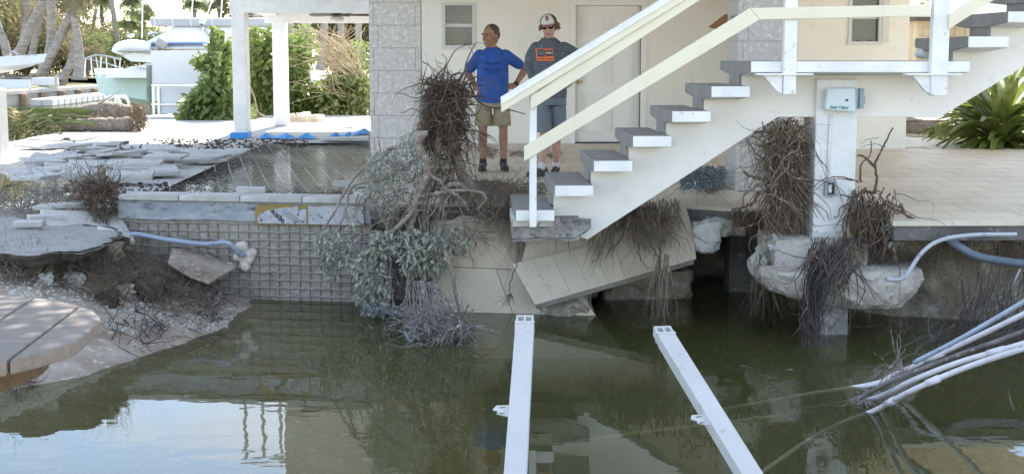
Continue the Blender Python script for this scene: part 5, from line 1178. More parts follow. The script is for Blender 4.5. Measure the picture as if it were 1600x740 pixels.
# ---- man in blue
O1 = aZ(770, 266, FL + .012); P1 = thing('person', O1, 'person in a blue T-shirt and khaki shorts standing with hands on hips, looking left', 'person', )
lm1 = dict(neck=(0, .01, 1.42), torso=[(0, .01, .84, .16, .125), (0, 0, .95, .175, .135), (0, -.01, 1.1, .18, .14), (0, 0, 1.25, .175, .13), (0, .01, 1.37, .165, .115), (0, .01, 1.44, .09, .08), (0, .01, 1.47, .055, .055)],
    arm_l=((-.16, .01, 1.35), (-.295, .09, 1.16), (-.215, -.02, 1.01)), arm_r=((.16, .01, 1.35), (.40, .09, 1.21), (.265, .0, 1.005)),
    hand_l=((.55, -.55, -.55), (.5, .6, -.2), -1, .35), hand_r=((-.85, -.45, -.1), (-.4, .6, -.3), 1, .35),
    leg_l=((-.09, .01, .86), (-.12, -.015, .50), (-.118, .02, .10)), leg_r=((.09, .01, .86), (.125, -.015, .50), (.128, .02, .10)))
b, T_, rot = body(O1, lm1, 'skin_tan', (-.025, -.02, 1.585), R(-46), R(7), R(2), 1.08)
BODY1 = blob('body', b, 'skin_tan', P1, .0065); MB.K = 1.1
for s in (-1, 1):
    MB().ball(T_((s * .03, -.086, .012)), (.011, .006, .004), 10, 6, rot).build('eye', 'eye', BODY1); MB().tube([T_((s * .014, -.096, .032)), T_((s * .03, -.097, .038)), T_((s * .048, -.088, .032))], .0045, 6).build('eyebrow', 'hair_dark', BODY1)
b = MB(); b.ball(T_((0, -.093, -.053)), (.024, .006, .009), 12, 8, rot); b.build('mouth', 'lip', BODY1, smooth=True); MB().ball(T_((0, -.0965, -.0505)), (.019, .004, .005), 12, 6, rot).build('teeth', 'teeth', BODY1, smooth=True)
b = MB(); b.ball(T_((0, .026, .052)), (.078, .092, .078), 18, 12, rot); b.ball(T_((0, .05, .01)), (.074, .07, .07), 16, 10, rot); 
for s in (-1, 1): b.ball(T_((s * .07, .012, .03)), (.010, .022, .03), 10, 8, rot)
blob('hair', b, 'hair_dark', P1, .006, 3); MB.K = 1.0
b = MB(); b.loft([(O1.x + x, O1.y + y, O1.z + z, rx, ry) for x, y, z, rx, ry in [(0, .0, .79, .178, .148), (0, 0, .86, .186, .155), (0, -.012, .98, .188, .165), (0, -.018, 1.10, .19, .168), (0, -.008, 1.25, .188, .152), (0, .005, 1.36, .178, .130), (0, .01, 1.42, .12, .095), (0, .01, 1.455, .078, .072)]], 28)
for sg, sh, el in ((-1, (-.15, .01, 1.362), (-.268, .07, 1.205)), (1, (.15, .01, 1.362), (.315, .065, 1.255))):
    chain(b, O1, [sh, tuple(Vector(sh).lerp(Vector(el), .5)), el], [.074, .068, .064], 14)
SH1 = blob('t_shirt', b, 'shirt_blue', P1, .0075, 5)
def chest(O, rx, ry, off, cx=0, cy=0):
    return lambda p: Vector((p[0], O.y + cy - ry * math.sqrt(max(.02, 1 - ((p[0] - O.x - cx) / rx) ** 2)) - off + p[1], p[2]))
def on_chest(name, body_, size, O, x, z, fn, m, parent, shear=0, bold=0):
    cu = bpy.data.curves.new(name, 'FONT'); cu.body = body_; cu.size = size; cu.extrude = .002; cu.align_x = 'CENTER'; cu.align_y = 'CENTER'; cu.shear = shear; cu.offset = bold
    t = bpy.data.objects.new(name, cu); col.objects.link(t); me = bpy.data.meshes.new_from_object(t.evaluated_get(bpy.context.evaluated_depsgraph_get())); bpy.data.objects.remove(t)
    b = MB(); b.add([fn((O.x + x + v.co.x, -v.co.z, O.z + z + v.co.y)) for v in me.vertices], [tuple(p.vertices) for p in me.polygons]); return b.build(name, m, parent, recalc=False)
def patch(b, fn, O, x0, x1, z0, z1, skew=0, n=8, off=0):
    return b.grid(lambda u, v: fn((O.x + x0 + (x1 - x0) * u + skew * (v - .5), -off, O.z + z0 + (z1 - z0) * v)), n, 2)
f1 = chest(O1, .188, .153, .0035, 0, -.008)
on_chest('print', 'OCEAN FRESH', .030, O1, -.0, 1.272, f1, 'print_navy', SH1, bold=.0006)
patch(MB(), f1, O1, -.032, .032, 1.232, 1.252).build('print', 'print_navy', SH1); on_chest('print', 'Florida Keys', .042, O1, -.0, 1.195, chest(O1, .19, .16, .004, 0, -.012), 'print_navy', SH1, bold=.001); on_chest('print', 'MARINE SUPPLY', .022, O1, -.0, 1.155, chest(O1, .19, .163, .004, 0, -.014), 'print_navy', SH1)
b = MB(); b.loft([(O1.x, O1.y, O1.z + z, rx, ry) for z, rx, ry in ((.74, .196, .15), (.82, .186, .148), (.90, .168, .132))], 24)
for s in (-1, 1): b.loft([(O1.x + s * .108, O1.y - .002, O1.z + z, rx, ry) for z, rx, ry in ((.53, .112, .12), (.60, .108, .118), (.72, .098, .116), (.80, .085, .112))], 20)
blob('shorts', b, 'khaki', P1, .0075, 4)
for sd_, yw in (('l', R(-6)), ('r', R(8))):
    an = lm1['leg_' + sd_][2]; shoe(O1, (an[0], an[1] + .01), yw, P1); b = MB(); chain(b, O1, [(an[0], an[1], .10), (an[0], an[1], .15)], [.042, .040]); b.build('sock', 'sock', P1, smooth=True)
wr = O1 + Vector(lm1['arm_r'][2]); dd = (Vector(lm1['arm_r'][1]) - Vector(lm1['arm_r'][2])).normalized(); b = MB(); b.tube([wr + dd * .015, wr + dd * .036], [.034, .035], 16); b.ball(wr + dd * .026 + Vector((0, -.03, .012)), (.022, .008, .02), 12, 6); b.build('watch', 'black_plastic', P1, smooth=True)
b = MB(); wl_ = O1 + Vector(lm1['arm_l'][2]); dd = (Vector(lm1['arm_l'][1]) - Vector(lm1['arm_l'][2])).normalized(); b.tube([wl_ + dd * .02, wl_ + dd * .03], [.033, .033], 12); b.build('wristband', 'black_plastic', P1, smooth=True)

# ---- man in grey
O2 = aZ(860, 274, FL + .012); P2 = thing('person', O2, 'person in cap, sunglasses and grey T-shirt with orange logo, looking down behind the rail', 'person')
lm2 = dict(neck=(-.02, .01, 1.50), torso=[(0, .01, .92, .15, .115), (0, 0, 1.02, .16, .12), (-.01, 0, 1.18, .165, .12), (-.01, 0, 1.34, .18, .125), (-.01, .01, 1.46, .17, .11), (-.015, .01, 1.53, .09, .075), (-.02, .01, 1.56, .055, .055)],
    arm_l=((-.165, .02, 1.41), (-.235, .07, 1.22), (-.195, -.01, 1.05)), arm_r=((.155, .03, 1.41), (.40, .12, 1.25), (.24, .13, 1.05)),
    hand_l=((.25, .5, -.8), (.8, .1, .1), 1, .6), hand_r=((-.8, .2, -.35), (-.2, -.8, -.2), 1, .4),
    leg_l=((-.09, .0, .92), (-.075, -.07, .52), (-.10, -.09, .105)), leg_r=((.08, .02, .92), (.075, .08, .52), (.075, .16, .105)))
b, T_, rot = body(O2, lm2, 'skin_pale', (-.028, -.05, 1.685), R(-10), R(16), R(-4), 1.02)
BODY2 = blob('body', b, 'skin_pale', P2, .0065); MB.K = 1.1
b = MB(); b.ball(T_((0, -.093, -.053)), (.023, .006, .006), 12, 8, rot); b.build('mouth', 'lip', BODY2, smooth=True)
b = MB()
for s in (-1, 1): b.ball(T_((s * .033, -.091, .012)), (.031, .010, .019), 16, 10, rot)
b.tube([T_((-.012, -.098, .018)), T_((0, -.103, .019)), T_((.012, -.098, .018))], .004, 6)
for s in (-1, 1): b.tube([T_((s * .06, -.083, .018)), T_((s * .078, -.04, .016)), T_((s * .081, .015, .012))], .0035, 6)
b.build('sunglasses', 'lens_black', P2, smooth=True)
b = MB(); rr_ = random.Random(5)
for s in (-1, 1):
    for k in range(34):
        a = rr_.uniform(-.02, .06); p = T_((s * .074, a, rr_.uniform(.0, .035))); d = rot @ Vector((s * .45, .2, -.8)); pts = [p]
        for j in range(4): p = p + d * .018 + Vector((rr_.uniform(-.006, .006), rr_.uniform(-.006, .006), rr_.uniform(-.003, .003))); pts.append(p); d = d + Vector((s * .12 * (1 if j > 1 else -.1), 0, .1))
        b.tube(pts, [.009, .010, .009, .006, .002], 5)
for k in range(40):
    p = T_((rr_.uniform(-.065, .065), .08, rr_.uniform(-.02, .02))); b.tube([p, p + rot @ Vector((0, .015, -.03)), p + rot @ Vector((rr_.uniform(-.02, .02), .01, -.065))], [.010, .010, .003], 5)
b.build('hair', 'hair_brown', P2, smooth=True)
MB.K = 1.0
# cap
b = MB(); cv = []; nU, nV = 24, 8
def dome(a0, a1, m, nm):
    b = MB(); 
    def fn(u, v):
        a = a0 + (a1 - a0) * u; e = math.pi / 2 * v
        return T_((.086 * math.cos(a) * math.cos(e), .012 - .106 * math.sin(a) * math.cos(e) if math.sin(a) > 0 else .012 - .102 * math.sin(a) * math.cos(e), .040 + .082 * math.sin(e) + .012 * max(0, math.sin(a)) * math.sin(2 * e)))
    b.grid(fn, 14, 8); o = b.build(nm, m, CAP, smooth=True); s_ = o.modifiers.new('thickness', 'SOLIDIFY'); s_.thickness = .003; s_.offset = 1; return o
CAP = MB().ball(T_((0, .012, .122)), (.009, .009, .005), 10, 6, rot).build('cap', 'cap_cream', P2)
dome(R(38), R(142), 'cap_cream', 'front_panel'); dome(R(142), R(398), 'black_plastic', 'back_panel')
b = MB(); b.grid(lambda u, v: T_(((.074 + .004 * v) * math.sin(R(-75 + 150 * u)) * (1 - .12 * v), .012 - .098 * math.cos(R(-75 + 150 * u)) - (.055 * v * math.cos(R(-75 + 150 * u) * .8)), .043 - .012 * v - .022 * (abs(u - .5) * 2) ** 2)), 20, 6); br = b.build('brim', 'cap_brim', CAP, smooth=True); s_ = br.modifiers.new('thickness', 'SOLIDIFY'); s_.thickness = .004
for zz_, sz in ((.078, .058),):
    cu = bpy.data.curves.new('letter', 'FONT'); cu.body = 'B'; cu.size = .054; cu.extrude = .001; cu.align_x = 'CENTER'; cu.align_y = 'CENTER'; cu.offset = .0012
    t = bpy.data.objects.new('letter', cu); col.objects.link(t); me = bpy.data.meshes.new_from_object(t.evaluated_get(bpy.context.evaluated_depsgraph_get())); bpy.data.objects.remove(t)
    b = MB(); L_ = []
    for v in me.vertices:
        x, z = v.co.x, v.co.y; e = max(0, min(1.2, (z + .060) / .085)); y = .012 - .106 * math.cos(e) * math.sqrt(max(0, 1 - (x / .09) ** 2)) - .008 - v.co.z; L_.append(T_((x, y - .006, .102 + z)))
    b.add(L_, [tuple(p.vertices) for p in me.polygons])
    b.build('letter', 'cap_red', CAP, recalc=False)
b = MB(); b.loft([(O2.x + x, O2.y + y, O2.z + z, rx, ry) for x, y, z, rx, ry in [(0.01, .0, .88, .172, .138), (0.01, 0, .98, .176, .142), (-.005, -.008, 1.12, .178, .142), (-.01, -.008, 1.28, .188, .145), (-.012, .0, 1.40, .192, .135), (-.015, .008, 1.47, .17, .118), (-.018, .01, 1.53, .11, .09), (-.02, .01, 1.56, .078, .07)]], 28)
chain(b, O2, [(-.165, .02, 1.445), (-.218, .04, 1.35), (-.237, .068, 1.225)], [.072, .070, .066], 14); chain(b, O2, [(.15, .03, 1.445), (.26, .06, 1.385), (.375, .11, 1.29)], [.072, .072, .072], 14)
chain(b, O2, [(-.235, .06, 1.24), (-.215, .02, 1.14), (-.200, .0, 1.08)], [.052, .048, .042], 12)
SH2 = blob('t_shirt', b, 'shirt_grey', P2, .0075, 5)
f2 = chest(O2, .192, .146, .005, -.012, -.004)
LG = patch(MB(), f2, O2, -.205 + .035, .02, 1.30, 1.435, -.012, 14, .001); LG = LG.build('chest_logo', 'orange', SH2)
patch(MB(), f2, O2, -.160, -.075, 1.345, 1.428, -.008, 8, .005).build('print', 'shirt_ink', LG); patch(MB(), f2, O2, -.068, .012, 1.352, 1.422, -.008, 8, .005).build('print', 'shirt_ink', LG)
on_chest('lettering', 'FISH', .036, O2, -.028, 1.387, lambda p: f2((p[0], p[1] - .011, p[2])), 'cap_cream', LG, .15, .0006)
b = MB()
for k in range(2):
    cx = -.135 + k * .036
    for q in range(8):
        a = q * math.pi / 4; b.add([f2((O2.x + cx + .016 * math.cos(a), -.008, O2.z + 1.387 + .022 * math.sin(a))), f2((O2.x + cx + .016 * math.cos(a + .6), -.008, O2.z + 1.387 + .022 * math.sin(a + .6))), f2((O2.x + cx + .008 * math.cos(a + .3), -.008, O2.z + 1.387 + .010 * math.sin(a + .3)))], [(0, 1, 2)])
b.build('emblem', 'pipe_grey', LG, recalc=False)
on_chest('lettering', 'FLORIDA CHARTERS', .019, O2, -.075, 1.322, lambda p: f2((p[0], p[1] - .006, p[2])), 'shirt_ink', LG, 0, .0003)
b = MB(); b.ball(O2 + Vector((.205, .005, 1.305)), (.045, .04, .055), 14, 10); b.build('sleeve_patch', 'orange', SH2, smooth=True)
b = MB(); b.loft([(O2.x + .005, O2.y, O2.z + z, rx, ry) for z, rx, ry in ((.80, .178, .138), (.90, .17, .134), (.98, .158, .12))], 24)
b.loft([(O2.x + x, O2.y + y, O2.z + z, rx, ry) for x, y, z, rx, ry in ((-.09, -.06, .50, .105, .115), (-.088, -.045, .62, .094, .108), (-.085, -.02, .76, .09, .11), (-.08, 0, .86, .08, .11))], 20)
b.loft([(O2.x + x, O2.y + y, O2.z + z, rx, ry) for x, y, z, rx, ry in ((.09, .06, .50, .105, .115), (.09, .04, .62, .094, .108), (.09, .02, .76, .09, .11), (.085, 0, .86, .08, .11))], 20)
blob('shorts', b, 'slate_cloth', P2, .0075, 4)
for sd_, yw in (('l', R(-52)), ('r', R(-10))):
    an = lm2['leg_' + sd_][2]; shoe(O2, (an[0], an[1] + .01), yw, P2, s=1.05); b = MB(); chain(b, O2, [(an[0], an[1], .10), (an[0], an[1], .14)], [.044, .042]); b.build('sock', 'sock_white', P2, smooth=True)

# ================================================================ BACKGROUND
rnd.seed(23)
# sea wall and floating dock on the far side of the canal
FBZ = .65
s0v, s1v = Vector((-20.9, 66, 0)), Vector((-19.6, 84, 0)); sd2 = (s1v - s0v).normalized(); SW = thing('sea_wall', (-20.5, 72, 0), 'weathered concrete sea wall with brown piles across the canal', 'sea wall')
sn = Vector((sd2.y, -sd2.x, 0)); SL = (s1v - s0v).length
b = MB(); b.prism([s0v + Vector((0, 0, -1)), s1v + Vector((0, 0, -1)), s1v + Vector((0, 0, FBZ - .13)), s0v + Vector((0, 0, FBZ - .13))], sn * -.2); b.prism([s0v + Vector((0, 0, -1)), s0v + Vector((-30, 0, -1)), s0v + Vector((-30, 0, FBZ - .13)), s0v + Vector((0, 0, FBZ - .13))], Vector((0, .2, 0))); b.build('wall', 'seawall', SW)
b = MB(); b.prism([s0v + Vector((0, 0, FBZ - .13)) + sn * .12 - sd2 * .12, s1v + Vector((0, 0, FBZ - .13)) + sn * .12, s1v + Vector((0, 0, FBZ - .13)) - sn * .5, s0v + Vector((0, 0, FBZ - .13)) - sn * .5 - sd2 * .12], (0, 0, .16)); b.prism([s0v + Vector((0, -.12, FBZ - .129)), s0v + Vector((-30, -.12, FBZ - .129)), s0v + Vector((-30, .5, FBZ - .129)), s0v + Vector((0, .5, FBZ - .129))], (0, 0, .15)); b.build('cap', 'pale_concrete', SW)
for k in range(7):
    c = s0v + sd2 * (.2 + k * 2.6) + sn * .11; b = MB(); b.prism([c - sd2 * .16, c + sd2 * .16, c + sd2 * .16 + sn * .22, c - sd2 * .16 + sn * .22], (0, 0, FBZ - .135)); b.build('pile', 'rust_pile', SW)
FD = thing('floating_dock', (-18.6, 66, 0), 'beige modular floating dock moored along the far sea wall', 'dock')
for k in range(13):
    for j in range(2):
        p = aZ(56, 166, .0) + Vector((j * .52, 0, 0)) + Vector((.02, 1, 0)) * k * .98 + Vector((0, 0, .16)); q = MB().box(p + Vector((0, .47, 0)), (.5, .94, .34)); q.build('float_module', 'dock_plastic', FD, bevel=.05)
for j in range(3):
    p = aZ(56, 166, 0) + Vector((-j * .9 - .1 + .6, -.5, .16)); 
# ---- boats
def hull(T_, L_, bx, dz, m, name, flip=1):
    b = MB(); n = 16; secs = []
    for i in range(n + 1):
        t = i / n; w_ = (1 - (1 - t) ** 2.4) ** .9; w_ = max(.02, w_); keel = .0 + (1 - t) ** 3 * .75; sheer = 1 + .25 * (1 - t) ** 2
        secs.append([(t, -w_, sheer), (t, -w_ * .86, .45 + keel * .4), (t, -w_ * .5, .1 + keel), (t, 0, 0 + keel * 1.02), (t, w_ * .5, .1 + keel), (t, w_ * .86, .45 + keel * .4), (t, w_, sheer)])
    vs = []
    for i, s in enumerate(secs):
        for (t, y, z) in s: vs.append(T_(t * L_ + (1 - z) * .35 * (1 - t) ** 2 * flip, y * bx, z * dz))
    fs = [(i * 7 + j, i * 7 + j + 1, (i + 1) * 7 + j + 1, (i + 1) * 7 + j) for i in range(n) for j in range(6)]; fs.append(tuple(range(n * 7, n * 7 + 7)))
    fs += [(i * 7, (i + 1) * 7, (i + 1) * 7 + 6, i * 7 + 6) for i in range(n)]
    b.add(vs, fs); return b.build(name, m[0], m[1], smooth=False)
YBt = 50; bow = aY(128, 124, YBt); zW = 0.0
BO = thing('fishing_boat', (bow.x + 4, YBt + 1.6, 0), 'large white and pale green sport fishing boat moored behind the white screen', 'boat')
hull(lambda x, y, z: Vector((bow.x + x, YBt + 2.0 + y, zW - .35 + z)), 11.5, 2.0, (aY(200, 126, YBt).z + .35) / 1.03, ('hull_mint', BO), 'hull')
zd = aY(200, 122, YBt).z
b = MB(); n = 16; up_ = []
for i in range(n + 1):
    t = i / n; w_ = max(.03, (1 - (1 - t) ** 2.4) ** .9) * 2.02; up_.append((bow.x - .05 + t * 11.5, w_, zd + .22 * (1 - t) ** 2))
vs = [(x, YBt + 2 - w_, z - .12) for x, w_, z in up_] + [(x, YBt + 2 - w_, z + .1) for x, w_, z in up_] + [(x, YBt + 2 + w_, z + .1) for x, w_, z in up_] + [(x, YBt + 2 + w_, z - .12) for x, w_, z in up_]; N_ = n + 1
b.add(vs, [(r_ * N_ + i, r_ * N_ + i + 1, (r_ + 1) * N_ + i + 1, (r_ + 1) * N_ + i) for r_ in range(3) for i in range(n)]); b.build('gunwale', 'hull_white', BO)
def cab(px0, px1, py0, py1, w_, sl, m, nm, slb=.3):
    x0, x1 = X(px0, YBt), X(px1, YBt); z0_, z1_ = aY(px0, py1, YBt).z, aY(px0, py0, YBt).z
    b = MB(); b.add([(x0, YBt + 2 - w_, z0_), (x1, YBt + 2 - w_, z0_), (x1, YBt + 2 + w_, z0_), (x0, YBt + 2 + w_, z0_), (x0 + sl, YBt + 2 - w_ * .85, z1_), (x1 - slb, YBt + 2 - w_ * .85, z1_), (x1 - slb, YBt + 2 + w_ * .85, z1_), (x0 + sl, YBt + 2 + w_ * .85, z1_)], [(0, 1, 5, 4), (1, 2, 6, 5), (2, 3, 7, 6), (3, 0, 4, 7), (4, 5, 6, 7)]); return b.build(nm, m, BO, bevel=.06)
cab(155, 470, 104, 122, 1.5, .9, 'hull_white', 'foredeck'); cab(208, 470, 76, 106, 1.55, 1.2, 'hull_white', 'cabin'); cab(224, 470, 68, 75.5, 1.7, .15, 'hull_white', 'brow'); cab(219, 471, 66, 68.5, 1.72, .0, 'boat_blue', 'stripe'); cab(222, 440, 40, 66, 1.4, 1.0, 'hull_white', 'flybridge')
cab(231, 430, 27, 40, 1.35, -.1, 'canvas_grey', 'wind_screen', .1)
for px in (240, 268, 296, 330): MB().tube([aY(px, 28, YBt + .6), aY(px + 3, 41, YBt + .5)], .02, 5).build('screen_stay', 'stainless', BO)
for (a, c) in (((222, 60), (223, -10)), ((247, 30), (237, -10)), ((250, 28), (268, -12)), ((315, 50), (335, -10)), ((318, 45), (360, 100)), ((345, 30), (348, -12)), ((272, 5), (300, 28)), ((300, 20), (302, -10))): MB().tube([aY(*a, YBt + .6), aY(*c, YBt + .6)], .025, 5).build('outrigger', 'stainless', BO)
b = MB(); b.ball(aY(316, 36, YBt + .4), .14, 12, 8); b.build('spotlight', 'stainless', BO, smooth=True)
for q in (204, 236, 240): MB().ball(aY(q, 52 + (q % 5), YBt + .5), (.14, .05, .06), 8, 6).build('porthole', 'stainless', BO)
bwz = zd + .35
b = MB(); P_r = [aY(132, 92, YBt + 1), aY(150, 86, YBt + 1), aY(168, 88, YBt + 1), aY(190, 93, YBt + 1)]
b.tube(P_r, .03, 6)
for k, px in enumerate((134, 142, 150, 158, 166, 178, 188)): b.tube([aY(px, 90 - (k % 2), YBt + 1), aY(px - 2 + (k % 3) * 4, 122, YBt + 1)], .022, 5)
b.tube([aY(130, 91, YBt + 1), aY(170, 100, YBt + 1), aY(196, 108, YBt + 1)], .022, 5); b.build('bow_rail', 'stainless', BO)
# inflatable tender on the foredeck, with its outboard
TD = thing('tender', aY(210, 104, YBt), 'small white inflatable tender lashed on the foredeck of the fishing boat', 'boat')
b = MB(); b.tube(arc([aY(184, 84, YBt + .3), aY(188, 76, YBt + .3), aY(205, 72, YBt + .3), aY(236, 75, YBt + .3)], 6), .22, 12); b.build('tube', 'hull_white', TD, smooth=True); b = MB(); b.tube(arc([aY(184, 84, YBt + 1.6), aY(188, 76, YBt + 1.6), aY(205, 72, YBt + 1.6), aY(236, 75, YBt + 1.6)], 6), .22, 12); b.build('tube', 'hull_white', TD, smooth=True)
b = MB(); b.prism([aY(184, 84, YBt + .3), aY(238, 82, YBt + .3), aY(238, 98, YBt + .3), aY(205, 96, YBt + .3)], (0, 1.3, 0)); b.build('hull', 'hull_white', TD); b = MB(); b.tube([aY(184, 80, YBt), aY(238, 80, YBt)], .03, 5); b.build('grab_line', 'canvas_grey', TD)
OM = thing('outboard_motor', aY(253, 78, YBt), 'grey outboard motor stowed on the foredeck beside the tender', 'outboard motor')
rock_mb(aY(253, 68, YBt), (.36, .3, .30), 2, .02, 5, rot=Matrix.Rotation(.5, 3, 'Y')).build('cowl', 'canvas_grey', OM, smooth=True); MB().tube([aY(250, 70, YBt), aY(243, 79, YBt)], [.1, .06], 8).build('leg', 'canvas_grey', OM)
# small boat on a lift at the far left
YS = 66; SBt = thing('skiff', aY(20, 118, YS), 'small white skiff on a boat lift at the far left bank', 'boat')
sb = aY(62, 87, YS); hull(lambda x, y, z: Vector((sb.x - x, YS + .9 + y, aY(20, 118, YS).z + z)), 4.2, .85, .78, ('hull_white', SBt), 'hull', 1)
b = MB(); b.tube(arc([aY(15, 88, YS + .3), aY(18, 81, YS + .3), aY(24, 82, YS + .3), aY(28, 88, YS + .3)], 4), .03, 5); b.tube([aY(38, 88, YS + .3), aY(50, 86, YS + .3), aY(60, 87, YS + .3)], .02, 5); b.build('rail', 'stainless', SBt); MB().span(aY(10, 91, YS + .5), aY(36, 87.5, YS + 1.3)).build('seat', 'hull_white', SBt)
LF = thing('boat_lift', aY(30, 137, YS - .4), 'white steel boat lift with tan bunk boards under the skiff', 'boat lift')
MB().span(aY(-60, 138, YS - .4), aY(48, 124, YS - .1)).build('beam', 'screen_panel', LF); MB().span(aY(50, 133, YS + 1.5), aY(92, 121, YS + 1.8)).build('beam', 'screen_panel', LF); MB().prism([aY(2, 124, YS), aY(2, 121.5, YS), aY(66, 118, YS), aY(66, 120.5, YS)], (0, .3, 0)).build('bunk', 'plank_wood', LF)
for px in (5, 47, 88): MB().span(aY(px - 2, 140, YS + .2), aY(px + 2, 118, YS + .4)).build('post', 'galv', LF)
MB().span(aY(-26, 270, 19.0), aY(11, 138, 19.4)).build('mooring_post', 'white_paint', bevel=.03, label='white square mooring post cut by the left frame edge', cat='post')
# white screen with rails, and the timber pile
YSn = 33; SC = thing('dock_screen', aY(290, 180, YSn), 'white two-panel screen with metal rails standing behind the fallen palm', 'screen')
MB().span(aY(237, 131, YSn), aY(342, 79, YSn + .05)).build('panel', 'screen_panel', SC); MB().span(aY(246, 178, YSn + .02), aY(319, 137, YSn + .06)).build('panel', 'screen_panel', SC)
for y in (133.5, 163): b = MB(); b.span(aY(236, y + 1.4, YSn - .06), aY(326, y - 1.4, YSn + .08)); b.build('rail', 'stainless', SC)
for px in (239.5, 248, 320): b = MB(); b.span(aY(px - 1.3, 180, YSn - .03), aY(px + 1.3, 136, YSn - .005)); b.build('leg', 'stainless', SC)
b = MB(); b.tube([aY(233, 180, YSn), aY(233, 102, YSn)], .06, 12); b.build('timber_pile', 'pile_wood', smooth=True, label='grey-green round timber pile left of the white screen', cat='pile')
b = MB(); 
for k in range(2): b.tube(arc([aY(165 + k * 14, 160, 31), aY(170 + k * 14, 152, 31), aY(182 + k * 14, 152, 31), aY(188 + k * 14, 162, 31)], 5), .03, 6)
b.build('ladder_hoop', 'hull_white', label='white handrail hoops of a dock ladder behind the fallen palm', cat='ladder')
# fallen palm with roots towards the camera's right
FP = thing('fallen_palm', aY(130, 205, 26), 'uprooted palm lying along the canal edge with its root ball at right', 'palm')
b = MB(); limb(b, P_([(205, 178), (165, 172), (120, 178), (80, 190), (40, 202)], 27), .17, .09, 10, 7, .01); limb(b, P_([(205, 195), (160, 195), (115, 196), (75, 199)], 26.6), .15, .09, 10, 7, .01); b.build('trunk', 'bark', FP, smooth=True)
b = MB(); tangle(b, ell(217, 182, 11, 20, 26.3, 27.3), 420, (.1, .35), (.005, .012), 6, .5, .3); tangle(b, box3(150, 215, 162, 200, 26.3, 26.8), 50, (.2, .6), (.005, .012), 6, .4, .3); b.build('root_ball', 'straw_root', FP)
b = MB()
for _ in range(44):
    p = aY(U(60, 150), U(170, 196), U(26, 27)); limb(b, [p, p + Vector((-.5 + U(-.1, .1), U(-.4, 0), .02)), p + Vector((-1.1, U(-.8, 0), -.3 + U(-.1, .1)))], .022, .008, 4, 4, .01)
b.build('leaf_stems', 'pale_green_leaf', FP)
b = MB(); foliage(b, ell(60, 203, 46, 6, 25.5, 27), 130, .26, .1, .14, Vector((-.6, -.2, 0))); foliage(b, box3(15, 40, 175, 212, 25.5, 26.5), 90, .3, .1, .2); b.build('fronds', 'olive_leaf', FP, recalc=False)

# ---- leaf crowns reused with their own placing
def leafcloud(name, n, s, m, lob=9, seed=1, w=.45, flat=.8, drp=.35):
    rr = random.Random(seed); b = MB(); L_ = [(Vector((rr.uniform(-.62, .62), rr.uniform(-.62, .62), rr.uniform(.1, 1.0))), rr.uniform(.22, .42)) for _ in range(lob)]
    for _ in range(n):
        c, r = rr.choice(L_); d = Vector((rr.gauss(0, 1), rr.gauss(0, 1), rr.gauss(0, 1))).normalized(); p = c + d * r * rr.uniform(.55, 1.05); dd = (d + Vector((rr.uniform(-1, 1), rr.uniform(-1, 1), rr.uniform(-1, 1) - drp))).normalized(); sd_ = dd.cross(Vector((rr.uniform(-1, 1), rr.uniform(-1, 1), rr.uniform(-1, 1)))).normalized()
        S = s * rr.uniform(.6, 1.2); mid = p + dd * S * .5 + Vector((0, 0, S * .12)); b.add([p, mid + sd_ * S * w * .5, p + dd * S, mid - sd_ * S * w * .5], [(0, 1, 2, 3)])
    o = b.build(name, m, recalc=False); col.objects.unlink(o); return o
CL = {}
for key, (n, s, m, sd3) in dict(olive1=(5200, .085, 'olive_leaf', 1), olive2=(5200, .085, 'olive_leaf', 2), dry1=(4200, .08, 'dry_leaf', 3), green1=(6000, .085, 'green_leaf', 4), green2=(6000, .085, 'pale_green_leaf', 5), big=(5200, .075, 'green_leaf', 6)).items(): CL[key] = leafcloud('foliage', n, s, m, 13, sd3)
STEM = {}
def stems(seed):
    rr = random.Random(seed); b = MB()
    for _ in range(9):
        e = Vector((rr.uniform(-.5, .5), rr.uniform(-.5, .5), rr.uniform(.5, 1.0))); b.tube(arc([(rr.uniform(-.05, .05), rr.uniform(-.05, .05), -.05), tuple(e * .5 + Vector((rr.uniform(-.08, .08), 0, 0))), tuple(e)], 4), taper(.03, .008, 9), 5)
    o = b.build('stem', 'bark'); col.objects.unlink(o); return o
ST_ = [stems(1), stems(2)]
def shrub(name, px, pyb, Y, zb, w_, h, kind, label, group=None, cat='shrub', rz=None):
    x = X(px, Y); T = thing(name, (x, Y, zb), label, cat, group)
    for src in (CL[kind], ST_[rnd.randrange(2)]):
        o = src.copy(); col.objects.link(o); o.parent = T; o.location = (0, 0, 0)
    T.scale = (w_, w_, h); T.rotation_euler = (0, 0, U(0, 6.28) if rz is None else rz); return T
G1 = 'scrub behind the far palms'
for i, (px, Y, w_, h, k) in enumerate([(-10, 92, 4.5, 5.5, 'olive1'), (40, 96, 4, 4.2, 'dry1'), (75, 92, 3.2, 3.2, 'olive2'), (110, 97, 3.4, 3.6, 'olive1'), (145, 95, 3.2, 2.6, 'dry1'), (178, 98, 3.4, 2.6, 'olive2'), (214, 96, 3.4, 2.6, 'green2'), (15, 102, 5.5, 7.5, 'olive2'), (62, 106, 4.5, 6, 'olive1'), (125, 110, 4, 3.2, 'dry1'), (250, 100, 4, 2.6, 'olive1'), (300, 102, 4.5, 2.6, 'olive2'), (345, 100, 4, 2.6, 'green2'), (410, 98, 4.5, 5.2, 'olive1'), (470, 95, 4, 4.6, 'dry1'), (530, 98, 4.5, 5.6, 'olive2'), (590, 96, 4.5, 5, 'olive1')]):
    shrub('scrub', px, 0, Y, 1.0, w_ * .95, h * .8, k, '%s scrub behind the far palms, %s clump from the left' % ({'d': 'straw coloured', 'o': 'olive', 'g': 'green'}[k[0]], ORD[i]), G1)
